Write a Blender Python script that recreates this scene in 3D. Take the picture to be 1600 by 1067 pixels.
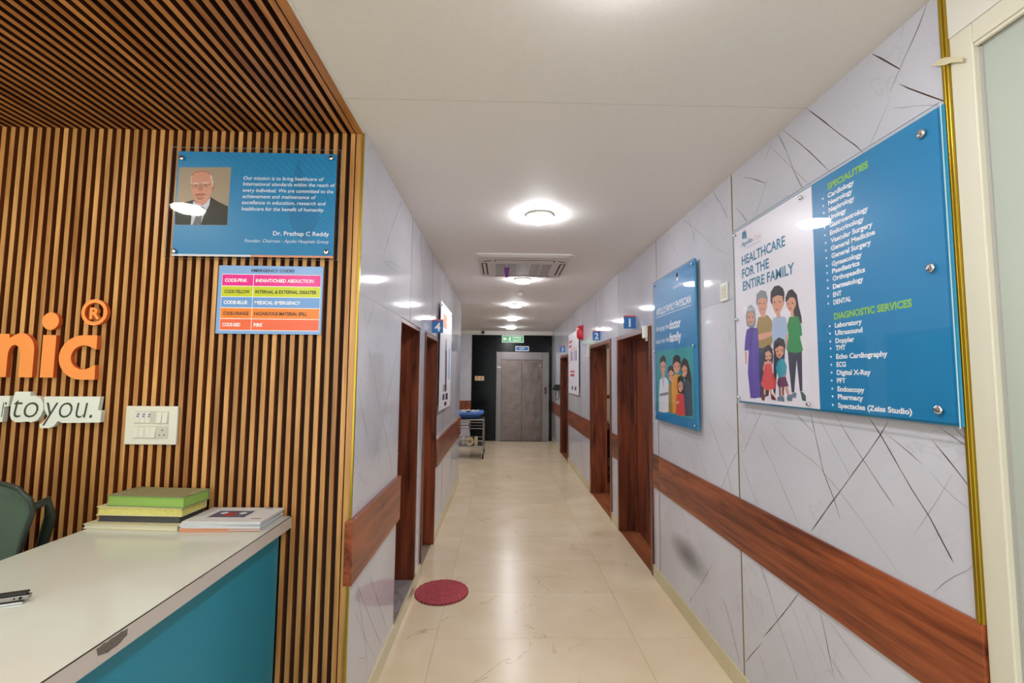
import bpy, math, random
from mathutils import Vector, Matrix
random.seed(7)
C = bpy.context.scene.collection
for o in list(bpy.data.objects): bpy.data.objects.remove(o)
SC = bpy.context.scene
# ---------------------------------------------------------------- camera
cam = bpy.data.cameras.new('camera'); cam_o = bpy.data.objects.new('camera', cam); C.objects.link(cam_o)
cam.sensor_fit = 'HORIZONTAL'; cam.sensor_width = 36.0; cam.lens = 717.64 / 1600 * 36
cam.clip_start = 0.02; cam.clip_end = 60
_r = Vector((0.99973437, -0.0209195, 0.00967294)); _f = Vector((0.0201426, 0.99702271, 0.0744311)); _u = _r.cross(_f).normalized()
_m = Matrix((_r, _u, -_f)).transposed().to_4x4(); _m.translation = Vector((0, 0, 1.6))
cam_o.matrix_world = _m
SC.camera = cam_o
# ---------------------------------------------------------------- world, exposure
w = bpy.data.worlds.new('world'); SC.world = w; w.use_nodes = True
WB = w.node_tree.nodes['Background']; WB.inputs[0].default_value = (0.93, 1.0, 0.98, 1); WB.inputs[1].default_value = 1.35
SC.view_settings.view_transform = 'Standard'; SC.view_settings.look = 'None'
SC.view_settings.exposure = 0.85; SC.view_settings.gamma = 1.0; SC.view_settings.use_curve_mapping = False
LAMP_STRENGTH = 74.0
LAMP_COL = (0.95, 0.955, 1.0)
DESK_LAMP_COL = (1.0, 0.95, 0.82)
# ---------------------------------------------------------------- measures (metres)
XR, XL, ZC, YS, YE = 1.2433, -0.645, 2.7114, 2.049, 11.45
BT, BB = 0.977, 0.717          # wooden dado band
BASE = 0.098                   # skirting height

# ---------------------------------------------------------------- materials
def lin(h):
    if isinstance(h, str):
        h = h.lstrip('#'); h = [int(h[i:i+2], 16)/255 for i in (0, 2, 4)]
    return tuple((c/12.92 if c <= 0.04045 else ((c+0.055)/1.055)**2.4) for c in h) + (1.0,)
MATS = {}
def mat(name, col, rough=0.5, metal=0.0, spec=0.5, coat=0.0, emit=None, estr=0.0, bump=None, var=0.0):
    if name in MATS: return MATS[name]
    m = bpy.data.materials.new(name); m.use_nodes = True; nt = m.node_tree; b = nt.nodes['Principled BSDF']
    c = lin(col)
    b.inputs['Base Color'].default_value = c
    b.inputs['Roughness'].default_value = rough; b.inputs['Metallic'].default_value = metal
    b.inputs['Specular IOR Level'].default_value = spec; b.inputs['Coat Weight'].default_value = coat; b.inputs['Coat Roughness'].default_value = 0.05
    if emit: b.inputs['Emission Color'].default_value = (*emit, 1); b.inputs['Emission Strength'].default_value = estr
    # fine procedural tone variation on every surface
    tc = nt.nodes.new('ShaderNodeTexCoord'); n = nt.nodes.new('ShaderNodeTexNoise'); n.inputs['Scale'].default_value = 9 if not bump else bump[0]
    n.inputs['Detail'].default_value = 4
    nt.links.new(tc.outputs['Object'], n.inputs['Vector'])
    if not emit:
        mx = nt.nodes.new('ShaderNodeMix'); mx.data_type = 'RGBA'
        v = var or 0.04
        mx.inputs['A'].default_value = tuple(x*(1-v) for x in c[:3])+(1,); mx.inputs['B'].default_value = tuple(min(1, x*(1+v)) for x in c[:3])+(1,)
        nt.links.new(n.outputs['Fac'], mx.inputs['Factor']); nt.links.new(mx.outputs['Result'], b.inputs['Base Color'])
    if bump:
        bp = nt.nodes.new('ShaderNodeBump'); bp.inputs['Strength'].default_value = bump[1]; bp.inputs['Distance'].default_value = 0.01
        nt.links.new(n.outputs['Fac'], bp.inputs['Height']); nt.links.new(bp.outputs['Normal'], b.inputs['Normal'])
    MATS[name] = m; return m

def wood(name, dark, light, axis=2, rough=0.35, scale=1.0, coat=0.0, contrast=1.0, knots=False, red=None):
    m = bpy.data.materials.new(name); m.use_nodes = True; nt = m.node_tree; N = nt.nodes; L = nt.links; b = N['Principled BSDF']
    b.inputs['Roughness'].default_value = rough; b.inputs['Coat Weight'].default_value = coat; b.inputs['Coat Roughness'].default_value = 0.15
    tc = N.new('ShaderNodeTexCoord'); oi = N.new('ShaderNodeObjectInfo')
    ad = N.new('ShaderNodeVectorMath'); ad.operation = 'ADD'
    rv = N.new('ShaderNodeCombineXYZ'); mu = N.new('ShaderNodeMath'); mu.operation = 'MULTIPLY'; mu.inputs[1].default_value = 37.0
    L.new(oi.outputs['Random'], mu.inputs[0]); 
    for i in range(3): L.new(mu.outputs[0], rv.inputs[i])
    L.new(tc.outputs['Object'], ad.inputs[0]); L.new(rv.outputs[0], ad.inputs[1])
    mp = N.new('ShaderNodeMapping'); s = [34*scale]*3; s[axis] = 1.6*scale; mp.inputs['Scale'].default_value = s
    L.new(ad.outputs[0], mp.inputs['Vector'])
    n1 = N.new('ShaderNodeTexNoise'); n1.inputs['Scale'].default_value = 1.0; n1.inputs['Detail'].default_value = 6; n1.inputs['Roughness'].default_value = 0.65; n1.inputs['Distortion'].default_value = 0.6
    L.new(mp.outputs[0], n1.inputs['Vector'])
    mp2 = N.new('ShaderNodeMapping'); s = [7*scale]*3; s[axis] = 0.9*scale; mp2.inputs['Scale'].default_value = s; L.new(ad.outputs[0], mp2.inputs['Vector'])
    n2 = N.new('ShaderNodeTexNoise'); n2.inputs['Scale'].default_value = 1.0; n2.inputs['Detail'].default_value = 3; n2.inputs['Distortion'].default_value = 1.2
    L.new(mp2.outputs[0], n2.inputs['Vector'])
    mx = N.new('ShaderNodeMix'); mx.data_type = 'FLOAT'; mx.inputs['Factor'].default_value = 0.5
    L.new(n1.outputs['Fac'], mx.inputs['A']); L.new(n2.outputs['Fac'], mx.inputs['B'])
    cr = N.new('ShaderNodeValToRGB'); e = cr.color_ramp.elements
    w_ = 0.14/contrast
    e[0].position = 0.5-w_; e[0].color = lin(dark); e[1].position = 0.5+w_; e[1].color = lin(light)
    L.new(mx.outputs['Result'], cr.inputs['Fac'])
    out = cr.outputs['Color']
    # per-piece tone
    hs = N.new('ShaderNodeHueSaturation'); mr = N.new('ShaderNodeMapRange'); mr.inputs['To Min'].default_value = 0.82; mr.inputs['To Max'].default_value = 1.14
    L.new(oi.outputs['Random'], mr.inputs['Value']); L.new(mr.outputs[0], hs.inputs['Value']); L.new(out, hs.inputs['Color']); out = hs.outputs['Color']
    if knots:
        vo = N.new('ShaderNodeTexVoronoi'); mp3 = N.new('ShaderNodeMapping'); s = [5.5]*3; s[axis] = 2.2; mp3.inputs['Scale'].default_value = s
        L.new(ad.outputs[0], mp3.inputs['Vector']); L.new(mp3.outputs[0], vo.inputs['Vector']); vo.inputs['Scale'].default_value = 1.0
        kr = N.new('ShaderNodeMapRange'); kr.inputs['From Min'].default_value = 0.03; kr.inputs['From Max'].default_value = 0.16; kr.inputs['To Min'].default_value = 0.35; kr.inputs['To Max'].default_value = 1.0
        L.new(vo.outputs['Distance'], kr.inputs['Value'])
        km = N.new('ShaderNodeMix'); km.data_type = 'RGBA'; km.blend_type = 'MULTIPLY'; km.inputs['Factor'].default_value = 1.0
        L.new(out, km.inputs['A']); L.new(kr.outputs[0], km.inputs['B']); out = km.outputs['Result']
    L.new(out, b.inputs['Base Color'])
    bp = N.new('ShaderNodeBump'); bp.inputs['Strength'].default_value = 0.12; bp.inputs['Distance'].default_value = 0.003
    L.new(n1.outputs['Fac'], bp.inputs['Height']); L.new(bp.outputs['Normal'], b.inputs['Normal'])
    MATS[name] = m; return m

def marble(name, base, tint, vein, rough, vscale, vwidth, vfac, spec=0.5, cloud=1.5):
    """polished stone: soft clouds plus thin warped veins"""
    m = bpy.data.materials.new(name); m.use_nodes = True; nt = m.node_tree; N = nt.nodes; L = nt.links; b = N['Principled BSDF']
    b.inputs['Roughness'].default_value = rough; b.inputs['Specular IOR Level'].default_value = spec
    tc = N.new('ShaderNodeTexCoord'); oi = N.new('ShaderNodeObjectInfo'); mu = N.new('ShaderNodeMath'); mu.operation = 'MULTIPLY'; mu.inputs[1].default_value = 53.0
    rv = N.new('ShaderNodeCombineXYZ'); L.new(oi.outputs['Random'], mu.inputs[0]); L.new(mu.outputs[0], rv.inputs[0]); L.new(mu.outputs[0], rv.inputs[2])
    ad = N.new('ShaderNodeVectorMath'); ad.operation = 'ADD'; L.new(tc.outputs['Object'], ad.inputs[0]); L.new(rv.outputs[0], ad.inputs[1])
    n = N.new('ShaderNodeTexNoise'); n.inputs['Scale'].default_value = cloud; n.inputs['Detail'].default_value = 5; L.new(ad.outputs[0], n.inputs['Vector'])
    cr = N.new('ShaderNodeValToRGB'); e = cr.color_ramp.elements; e[0].position = 0.35; e[0].color = lin(base); e[1].position = 0.68; e[1].color = lin(tint)
    L.new(n.outputs['Fac'], cr.inputs['Fac']); out = cr.outputs['Color']
    # ridged noise = thin wandering veins
    n3 = N.new('ShaderNodeTexNoise'); n3.inputs['Scale'].default_value = vscale; n3.inputs['Detail'].default_value = 7; n3.inputs['Roughness'].default_value = 0.55; n3.inputs['Distortion'].default_value = 0.8
    L.new(ad.outputs[0], n3.inputs['Vector'])
    s1 = N.new('ShaderNodeMath'); s1.operation = 'SUBTRACT'; s1.inputs[1].default_value = 0.5; L.new(n3.outputs['Fac'], s1.inputs[0])
    s2 = N.new('ShaderNodeMath'); s2.operation = 'ABSOLUTE'; L.new(s1.outputs[0], s2.inputs[0])
    mr = N.new('ShaderNodeMapRange'); mr.inputs['From Min'].default_value = 0.0; mr.inputs['From Max'].default_value = vwidth; mr.inputs['To Min'].default_value = vfac; mr.inputs['To Max'].default_value = 0.0
    L.new(s2.outputs[0], mr.inputs['Value'])
    n4 = N.new('ShaderNodeTexNoise'); n4.inputs['Scale'].default_value = 2.3; L.new(ad.outputs[0], n4.inputs['Vector'])
    mr2 = N.new('ShaderNodeMapRange'); mr2.inputs['From Min'].default_value = 0.48; mr2.inputs['From Max'].default_value = 0.6; L.new(n4.outputs['Fac'], mr2.inputs['Value'])
    mm = N.new('ShaderNodeMath'); mm.operation = 'MULTIPLY'; L.new(mr.outputs[0], mm.inputs[0]); L.new(mr2.outputs[0], mm.inputs[1])
    mx = N.new('ShaderNodeMix'); mx.data_type = 'RGBA'; L.new(mm.outputs[0], mx.inputs['Factor']); L.new(out, mx.inputs['A']); mx.inputs['B'].default_value = lin(vein)
    L.new(mx.outputs['Result'], b.inputs['Base Color'])
    MATS[name] = m; return m

def clear(name, tint, refl_rough=0.03, haze=0.0, hazecol='#ffffff'):
    """clear sheet: transparent straight through plus a fresnel reflection (and a little milkiness)"""
    m = bpy.data.materials.new(name); m.use_nodes = True; nt = m.node_tree; N = nt.nodes; L = nt.links
    N.remove(N['Principled BSDF']); o = N['Material Output']
    t = N.new('ShaderNodeBsdfTransparent'); t.inputs[0].default_value = lin(tint)
    g = N.new('ShaderNodeBsdfGlossy'); g.inputs['Roughness'].default_value = refl_rough
    f = N.new('ShaderNodeFresnel'); f.inputs['IOR'].default_value = 1.45
    base = t.outputs[0]
    if haze:
        d = N.new('ShaderNodeBsdfDiffuse'); d.inputs[0].default_value = lin(hazecol); mh = N.new('ShaderNodeMixShader'); mh.inputs[0].default_value = haze
        nz = N.new('ShaderNodeTexNoise'); nz.inputs['Scale'].default_value = 2.0; mr = N.new('ShaderNodeMapRange'); mr.inputs['To Min'].default_value = haze*0.85; mr.inputs['To Max'].default_value = min(1, haze*1.15)
        L.new(nz.outputs['Fac'], mr.inputs['Value']); L.new(mr.outputs[0], mh.inputs[0])
        L.new(t.outputs[0], mh.inputs[1]); L.new(d.outputs[0], mh.inputs[2]); base = mh.outputs[0]
    gm = N.new('ShaderNodeNewGeometry'); iv = N.new('ShaderNodeMath'); iv.operation = 'SUBTRACT'; iv.inputs[0].default_value = 1.0; L.new(gm.outputs['Backfacing'], iv.inputs[1])
    fm = N.new('ShaderNodeMath'); fm.operation = 'MULTIPLY'; L.new(f.outputs[0], fm.inputs[0]); L.new(iv.outputs[0], fm.inputs[1])
    ms = N.new('ShaderNodeMixShader'); L.new(fm.outputs[0], ms.inputs[0]); L.new(base, ms.inputs[1]); L.new(g.outputs[0], ms.inputs[2]); L.new(ms.outputs[0], o.inputs['Surface'])
    MATS[name] = m; return m

mat('plaster', '#e9e4e1', 0.65, bump=(60, 0.04)); mat('white_paint', '#dedbd2', 0.45); mat('cream_paint', '#d9d4c2', 0.5)
mat('dark_backing', '#1f0f08', 0.8); mat('black_backing', '#0b0806', 0.85); mat('plaster_groove', '#b9b2a6', 0.8); mat('grout', '#8f7a4e', 0.5); mat('acrylic_rim', '#b9d6dc', 0.3); mat('tile_grout', '#94866e', 0.6)
marble('wall_marble', '#c6c6d0', '#d2d2db', '#9a9aa0', 0.06, 3.0, 0.012, 0.22)
marble('floor_marble', '#dcc7a6', '#e6d4b6', '#b5925f', 0.24, 1.3, 0.006, 0.7, cloud=2.5, spec=0.32)
marble('skirting_marble', '#c9bd95', '#d4c9a4', '#a99a70', 0.2, 3.0, 0.02, 0.3)
marble('grey_marble', '#8f8789', '#a39b9c', '#4b4245', 0.15, 3.0, 0.03, 0.6)
marble('black_granite', '#07090a', '#12161a', '#2a3035', 0.16, 30.0, 0.02, 0.3, cloud=40, spec=0.14); mat('frame_steel', '#7d7776', 0.34, metal=1.0, bump=(5, 0.08))
mat('vein_dark', '#4d3d30', 0.12); mat('vein_mid', '#6f645a', 0.1); mat('vein_faint', '#938d8b', 0.08)
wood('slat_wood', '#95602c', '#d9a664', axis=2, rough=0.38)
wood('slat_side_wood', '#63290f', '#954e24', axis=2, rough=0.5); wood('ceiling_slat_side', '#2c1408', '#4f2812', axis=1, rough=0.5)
wood('ceiling_slat_wood', '#8a4f22', '#cb8d50', axis=1, rough=0.4)
wood('frame_wood', '#42190b', '#8c462b', axis=2, rough=0.3, scale=0.9, knots=True, contrast=1.35)
wood('frame_wood_horizontal', '#4a1e0e', '#86432a', axis=1, rough=0.3, scale=0.8)
wood('band_wood', '#5c2410', '#a0532d', axis=1, rough=0.3, scale=1.0, knots=True, contrast=1.5)
wood('floor_wood', '#7a3f22', '#a5653f', axis=1, rough=0.25)
mat('gold', '#b79a34', 0.28, metal=0.85); mat('steel', '#a39d9a', 0.3, metal=1.0, bump=(5, 0.05)); mat('lift_steel', '#6a5f5b', 0.27, metal=1.0, bump=(5, 0.5), var=0.35); mat('chrome', '#d7d7da', 0.12, metal=1.0)
mat('desk_top', '#d2d6cd', 0.16); mat('desk_edge', '#c9bfbb', 0.35); mat('turquoise', '#0f86a4', 0.35, bump=(120, 0.03)); mat('dark_line', '#2b2622', 0.6); mat('chip_grey', '#6d655e', 0.8, bump=(90, .5), var=.3)
mat('sign_blue', '#1683b8', 0.4); mat('sign_blue_dark', '#1277aa', 0.4); mat('acrylic_edge', '#2f8fb8', 0.25); mat('sign_white', '#efecf4', 0.35)
mat('print_white', '#f2f2f5', 0.5); mat('print_green', '#93c73e', 0.5); mat('print_blue', '#1b7fa3', 0.5); mat('print_pink', '#e9aaa8', 0.5)
clear('acrylic', '#fdfdfe'); clear('door_glass', '#e6efe8', 0.04, haze=0.5, hazecol='#e2e8df')
mat('letter_orange', '#f5964a', 0.45); mat('letter_orange_side', '#d9612b', 0.5); mat('sign_foam', '#dfe4dc', 0.5); mat('text_dark', '#3a4038', 0.6)
mat('code_pink', '#ea2c93', 0.25); mat('code_yellow', '#c9d022', 0.25); mat('code_blue', '#6f9fda', 0.25); mat('code_orange', '#f0862c', 0.25); mat('code_red', '#ee6a42', 0.25); mat('code_border', '#86aee2', 0.25); mat('ink', '#2a2430', 0.5); mat('print_violet', '#5b3b86', .5)
mat('plastic_white', '#dcdccf', 0.35); mat('plastic_warm', '#c6c3b4', 0.4); mat('plastic_grey', '#a9a7a2', 0.5); mat('hole_black', '#15120f', 0.8); mat('switch_blue', '#2d4ea0', 0.5); mat('black_plastic', '#1b1c1b', 0.4); mat('rubber', '#222222', 0.7)
mat('lamp_glow', '#ffffff', 0.5, emit=LAMP_COL, estr=LAMP_STRENGTH); mat('desk_lamp_glow', '#ffffff', 0.5, emit=DESK_LAMP_COL, estr=LAMP_STRENGTH*0.95)
mat('exit_green', '#4f9a68', 0.5, emit=(0.10, 0.32, 0.16), estr=0.30); mat('exit_white', '#dcebd9', 0.5, emit=(0.7, 0.85, 0.7), estr=0.25)
mat('sign_number_blue', '#2a6fb3', 0.4); mat('sign_red', '#d64f4e', 0.4); mat('bell_red', '#cf1626', 0.25, coat=0.6)
mat('chair_mesh', '#53695a', 0.75, bump=(400, 0.6), var=.12); mat('chair_frame', '#2c3630', 0.35)
mat('book_green', '#7f8f66', 0.6, var=.2, bump=(160, .3)); mat('page_green', '#8fb557', 0.7, var=.1); mat('page_yellow', '#d9d27a', 0.75, var=.22, bump=(80, .3)); mat('book_black', '#4a4a4c', 0.5, var=.3); mat('paper', '#dcd8c2', 0.75); mat('paper_white', '#d9dbe0', 0.4); mat('file_cream', '#d2cba6', 0.6); mat('salmon', '#dd9a78', 0.5); mat('magazine_photo', '#55617c', 0.4, var=.4); mat('magazine_red', '#a63c44', 0.4); mat('pattern_red', '#b06a50', .6); mat('pattern_cream', '#d8d2a6', .6)
mat('mat_red', '#c25963', 0.95, var=0.25); mat('mat_dark', '#7c2a33', 0.95)
mat('bag_blue', '#4a76bd', 0.5, bump=(20, .4)); mat('bag_dark', '#25356a', 0.6); mat('cloth_white', '#d9d8da', 0.8, bump=(25, .5)); mat('roll_cream', '#d8cda0', 0.7)
mat('tape', '#cfc6a4', 0.5); mat('purple_tag', '#7b3a86', 0.5); mat('grille_grey', '#a9a6a8', 0.6, bump=(250, 0.5)); mat('ac_white', '#d6cfcb', 0.4); mat('cable_white', '#b9bfae', 0.5); mat('patch_grey', '#8f8d8c', .3)
mat('bronze', '#85734a', 0.35, metal=0.3); mat('joint_dark', '#6f675c', 0.5)
def grey_fade():
    m = bpy.data.materials.new('grey_fade'); m.use_nodes = True; nt = m.node_tree; N = nt.nodes; L = nt.links; b = N['Principled BSDF']; b.inputs['Base Color'].default_value = lin('#6d6a68'); b.inputs['Roughness'].default_value = 0.2
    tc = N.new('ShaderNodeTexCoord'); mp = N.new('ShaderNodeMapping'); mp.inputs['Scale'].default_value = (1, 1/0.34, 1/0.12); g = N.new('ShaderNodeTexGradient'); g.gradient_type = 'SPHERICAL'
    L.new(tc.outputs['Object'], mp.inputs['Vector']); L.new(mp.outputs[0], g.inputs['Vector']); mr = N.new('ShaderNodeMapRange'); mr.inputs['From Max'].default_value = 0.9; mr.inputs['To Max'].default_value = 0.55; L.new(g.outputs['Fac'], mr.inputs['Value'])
    L.new(mr.outputs[0], b.inputs['Alpha']); MATS['grey_fade'] = m
grey_fade()
# illustration colours
for k, v in dict(skin='#e0a183', navy='#33384f', mustard='#a5883a', greyhair='#8e9299', paleblue='#a9c3e2', black='#2c2424', green='#27924b', greyblue='#6d8196', greygreen='#3f5f59', violet='#5d46a8', darkviolet='#473487', red='#df4743', darkred='#7d2f2f', teal='#2f9fb0', maroon='#6d2350', clinicblue='#1c7fa0', pink='#e79aa0', white='#e9ecf2', orange='#e9a03a', slate='#394a60', photobg='#a3927a', suit='#20261f', shirt='#c9cfe0', tie='#6c6c70', shade='#b3735a', skin2='#cf9278', whitehair='#d8d0c8', lip='#8f4a3c', eye='#3a2a26', glassframe='#4c4240', tealbg='#2f9ba0').items():
    mat('ill_'+k, v, 0.5)

# ---------------------------------------------------------------- mesh builder
class MB:
    def __init__(s): s.v = []; s.f = []; s.mi = []; s.sm = []
    def add(s, vs, fs, mi=0, smooth=False):
        b = len(s.v); s.v += [tuple(v) for v in vs]; s.f += [tuple(b+i for i in f) for f in fs]; s.mi += [mi]*len(fs); s.sm += [smooth]*len(fs); return s
    def box(s, x0, x1, y0, y1, z0, z1, mi=0):
        v = [(x, y, z) for x in (x0, x1) for y in (y0, y1) for z in (z0, z1)]
        return s.add(v, [(0, 1, 3, 2), (4, 6, 7, 5), (0, 4, 5, 1), (2, 3, 7, 6), (0, 2, 6, 4), (1, 5, 7, 3)], mi)
    def cbox(s, c, d, mi=0): return s.box(c[0]-d[0]/2, c[0]+d[0]/2, c[1]-d[1]/2, c[1]+d[1]/2, c[2]-d[2]/2, c[2]+d[2]/2, mi)
    def prism(s, pts, o, u, w, n, mi=0, side=None):
        """extrude 2D outline pts (in u,w axes at origin o) by vector n; n points to the viewer's side"""
        o, u, w, n = map(Vector, (o, u, w, n)); k = len(pts)
        area = sum(pts[i][0]*pts[(i+1) % k][1]-pts[(i+1) % k][0]*pts[i][1] for i in range(k))
        if area < 0: pts = list(reversed(pts))
        if u.cross(w).dot(n) < 0: pts = list(reversed(pts))
        a = [o+u*p[0]+w*p[1] for p in pts]; b = [p+n for p in a]
        s.add(a+b, [tuple(range(k, 2*k)), tuple(reversed(range(k)))], mi)
        s.add(a+b, [(i, (i+1) % k, k+(i+1) % k, k+i) for i in range(k)], mi if side is None else side)
        return s
    def flat(s, pts3, mi=0): return s.add(pts3, [tuple(range(len(pts3)))], mi)
    def tube(s, path, r, n=8, mi=0, cap=True, closed=False):
        P = [Vector(p) for p in path]; m = len(P); rings = []; up = None
        rr = r if isinstance(r, (list, tuple)) else [r]*m
        for i, p in enumerate(P):
            if closed: t = (P[(i+1) % m]-P[i-1]).normalized()
            else: t = (P[min(i+1, m-1)]-P[max(i-1, 0)]).normalized()
            if up is None: up = Vector((0, 0, 1)) if abs(t.z) < 0.9 else Vector((1, 0, 0))
            a = t.cross(up).normalized(); b = a.cross(t).normalized(); up = b
            rings.append([p+(a*math.cos(2*math.pi*j/n)+b*math.sin(2*math.pi*j/n))*rr[i] for j in range(n)])
        vs = [v for g in rings for v in g]; fs = []
        for i in range(m if closed else m-1):
            i2 = (i+1) % m
            for j in range(n): fs.append((i*n+j, i2*n+j, i2*n+(j+1) % n, i*n+(j+1) % n))
        s.add(vs, fs, mi, True)
        if cap and not closed: s.add(vs, [tuple(range(n)), tuple(range((m-1)*n, m*n))[::-1]], mi)
        return s
    def lathe(s, prof, c, axis=2, n=24, mi=0, smooth=True):
        """profile [(r,h)] around an axis through c"""
        ax = [Vector((1, 0, 0)), Vector((0, 1, 0)), Vector((0, 0, 1))]; A = ax[axis]; U = ax[(axis+1) % 3]; W = ax[(axis+2) % 3]; c = Vector(c); vs = []; fs = []
        for r, h in prof:
            for j in range(n):
                t = 2*math.pi*j/n; vs.append(c+A*h+(U*math.cos(t)+W*math.sin(t))*max(r, 1e-5))
        for i in range(len(prof)-1):
            for j in range(n): fs.append((i*n+j, i*n+(j+1) % n, (i+1)*n+(j+1) % n, (i+1)*n+j))
        s.add(vs, fs, mi, smooth)
        s.add(vs, [tuple(range(n))[::-1], tuple(range((len(prof)-1)*n, len(prof)*n))], mi); return s
def sheet(x0, x1, y0, y1, z0, z1, thin):
    """clear sheet: faces 0 = clear, cut edges 1; thin = 'x' or 'y' is the direction through the sheet"""
    m = MB().box(x0, x1, y0, y1, z0, z1); clear_faces = (0, 1) if thin == 'x' else (2, 3)
    m.mi = [0 if i in clear_faces else 1 for i in range(6)]; return m
def origin_of(p):
    v = Vector((0, 0, 0))
    while p is not None: v += p.location; p = p.parent
    return v
def tagp(o, label=None, cat=None, group=None, kind=None):
    if label: o['label'] = label
    if cat: o['category'] = cat
    if group: o['group'] = group
    if kind: o['kind'] = kind
    return o
def build(name, mb, mats, parent=None, loc=None, bevel=0.0, world=True, label=None, kind=None, mesh=None, seg=2):
    """ONE mesh object. Vertices are given in world metres when world=True (shifted to the object's origin)"""
    if isinstance(mats, str): mats = [mats]
    if mesh is None:
        off = origin_of(parent) if world else Vector((0, 0, 0))
        if loc is not None and world: off = off+Vector(loc)
        me = bpy.data.meshes.new(name); me.from_pydata([Vector(v)-off for v in mb.v], [], mb.f)
        for m in mats: me.materials.append(MATS[m])
        me.polygons.foreach_set('material_index', mb.mi); me.polygons.foreach_set('use_smooth', mb.sm); me.update()
    else: me = mesh
    o = bpy.data.objects.new(name, me); C.objects.link(o)
    if parent is not None: o.parent = parent
    if loc is not None: o.location = loc
    if bevel:
        b = o.modifiers.new('bevel', 'BEVEL'); b.width = bevel; b.segments = seg; b.limit_method = 'ANGLE'
    if label: o['label'] = label
    if kind: o['kind'] = kind
    return o
def thing(name, label, cat, loc=(0, 0, 0), group=None, rz=0.0):
    o = bpy.data.objects.new(name, None); C.objects.link(o); o.location = loc; o.rotation_euler = (0, 0, rz); o.empty_display_size = 0.1
    return tagp(o, label, cat, group)
def struct(name, mb, mats, bevel=0.0):
    return tagp(build(name, mb, mats, bevel=bevel), kind='structure')
def copy_tree(o, parent=None):
    c = o.copy(); C.objects.link(c)
    if parent is not None: c.parent = parent
    for ch in list(o.children): copy_tree(ch, c)
    return c
# ---------------------------------------------------------------- lettering
_caps = {}
def text_mesh(body, bold=0.0, shear=0.0, ext=0.0, space=1.0, res=3):
    cu = bpy.data.curves.new('t', 'FONT'); cu.body = body; cu.offset = bold; cu.shear = shear; cu.extrude = ext; cu.space_character = space; cu.resolution_u = res
    ob = bpy.data.objects.new('t', cu); C.objects.link(ob)
    dg = bpy.context.evaluated_depsgraph_get(); dg.update(); ev = ob.evaluated_get(dg)
    me = bpy.data.meshes.new_from_object(ev); vs = [tuple(v.co) for v in me.vertices]; fs = [tuple(p.vertices) for p in me.polygons]
    bpy.data.objects.remove(ob); bpy.data.curves.remove(cu); bpy.data.meshes.remove(me)
    return vs, fs
def put_text(mb, body, o, u, w, h, width=None, bold=0.0, shear=0.0, mi=0, ext=0.0, n=None, lift=0.0, space=1.0, center=False, depth=None):
    """o = left end of the baseline, u = reading direction, w = up, h = cap height, width = fitted width"""
    key = (bold, shear)
    if key not in _caps:
        vs, _ = text_mesh('H', bold, 0); ys = [v[1] for v in vs]; _caps[key] = (max(ys)-min(ys), min(ys))
    ch, y0 = _caps[key]
    vs, fs = text_mesh(body, bold, shear, ext, space); xs = [v[0] for v in vs]; x0, x1 = min(xs), max(xs)
    sy = h/ch; sx = (width/(x1-x0)) if width else sy
    o, u, w = Vector(o), Vector(u).normalized(), Vector(w).normalized(); n = u.cross(w)
    if center: o = o-u*(sx*(x1-x0)/2)
    z = [v[2] for v in vs]; zr = max(1e-9, max(z)-min(z))
    sz = (depth/zr) if depth else 0
    mb.add([o+u*((v[0]-x0)*sx)+w*((v[1]-y0*0)*sy)+n*((v[2]-min(z))*sz+lift) for v in vs], fs, mi)
    return sx*(x1-x0)
def smooth_poly(pts, k=3):
    n = len(pts); out = []
    if n < 5: return pts
    for i in range(n):
        p0, p1, p2, p3 = pts[i-1], pts[i], pts[(i+1) % n], pts[(i+2) % n]
        for j in range(k):
            t = j/k; t2 = t*t; t3 = t2*t
            # damped Catmull-Rom keeps the corners readable
            f = lambda a, b, c, d: 0.5*((2*b)+(-a+c)*t*0.7+((2*a-5*b+4*c-d)*0.7)*t2+((-a+3*b-3*c+d)*0.7)*t3) if False else (b+(c-b)*t + 0.35*((-a+2*b-c)*(-t3+2*t2-t)*-0.5*-1+( -b+2*c-d)*(t3-t2)*-0.5))
            out.append((f(p0[0], p1[0], p2[0], p3[0]), f(p0[1], p1[1], p2[1], p3[1])))
    return out
def illustrate(name, polys, conv, parent, step=0.00012):
    names = []; mb = MB()
    for i, (c, pts) in enumerate(polys):
        if 'ill_'+c not in names: names.append('ill_'+c)
        mb.flat([conv(p, i*step) for p in pts], names.index('ill_'+c))
    return build(name, mb, names, parent, kind='stuff')
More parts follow.
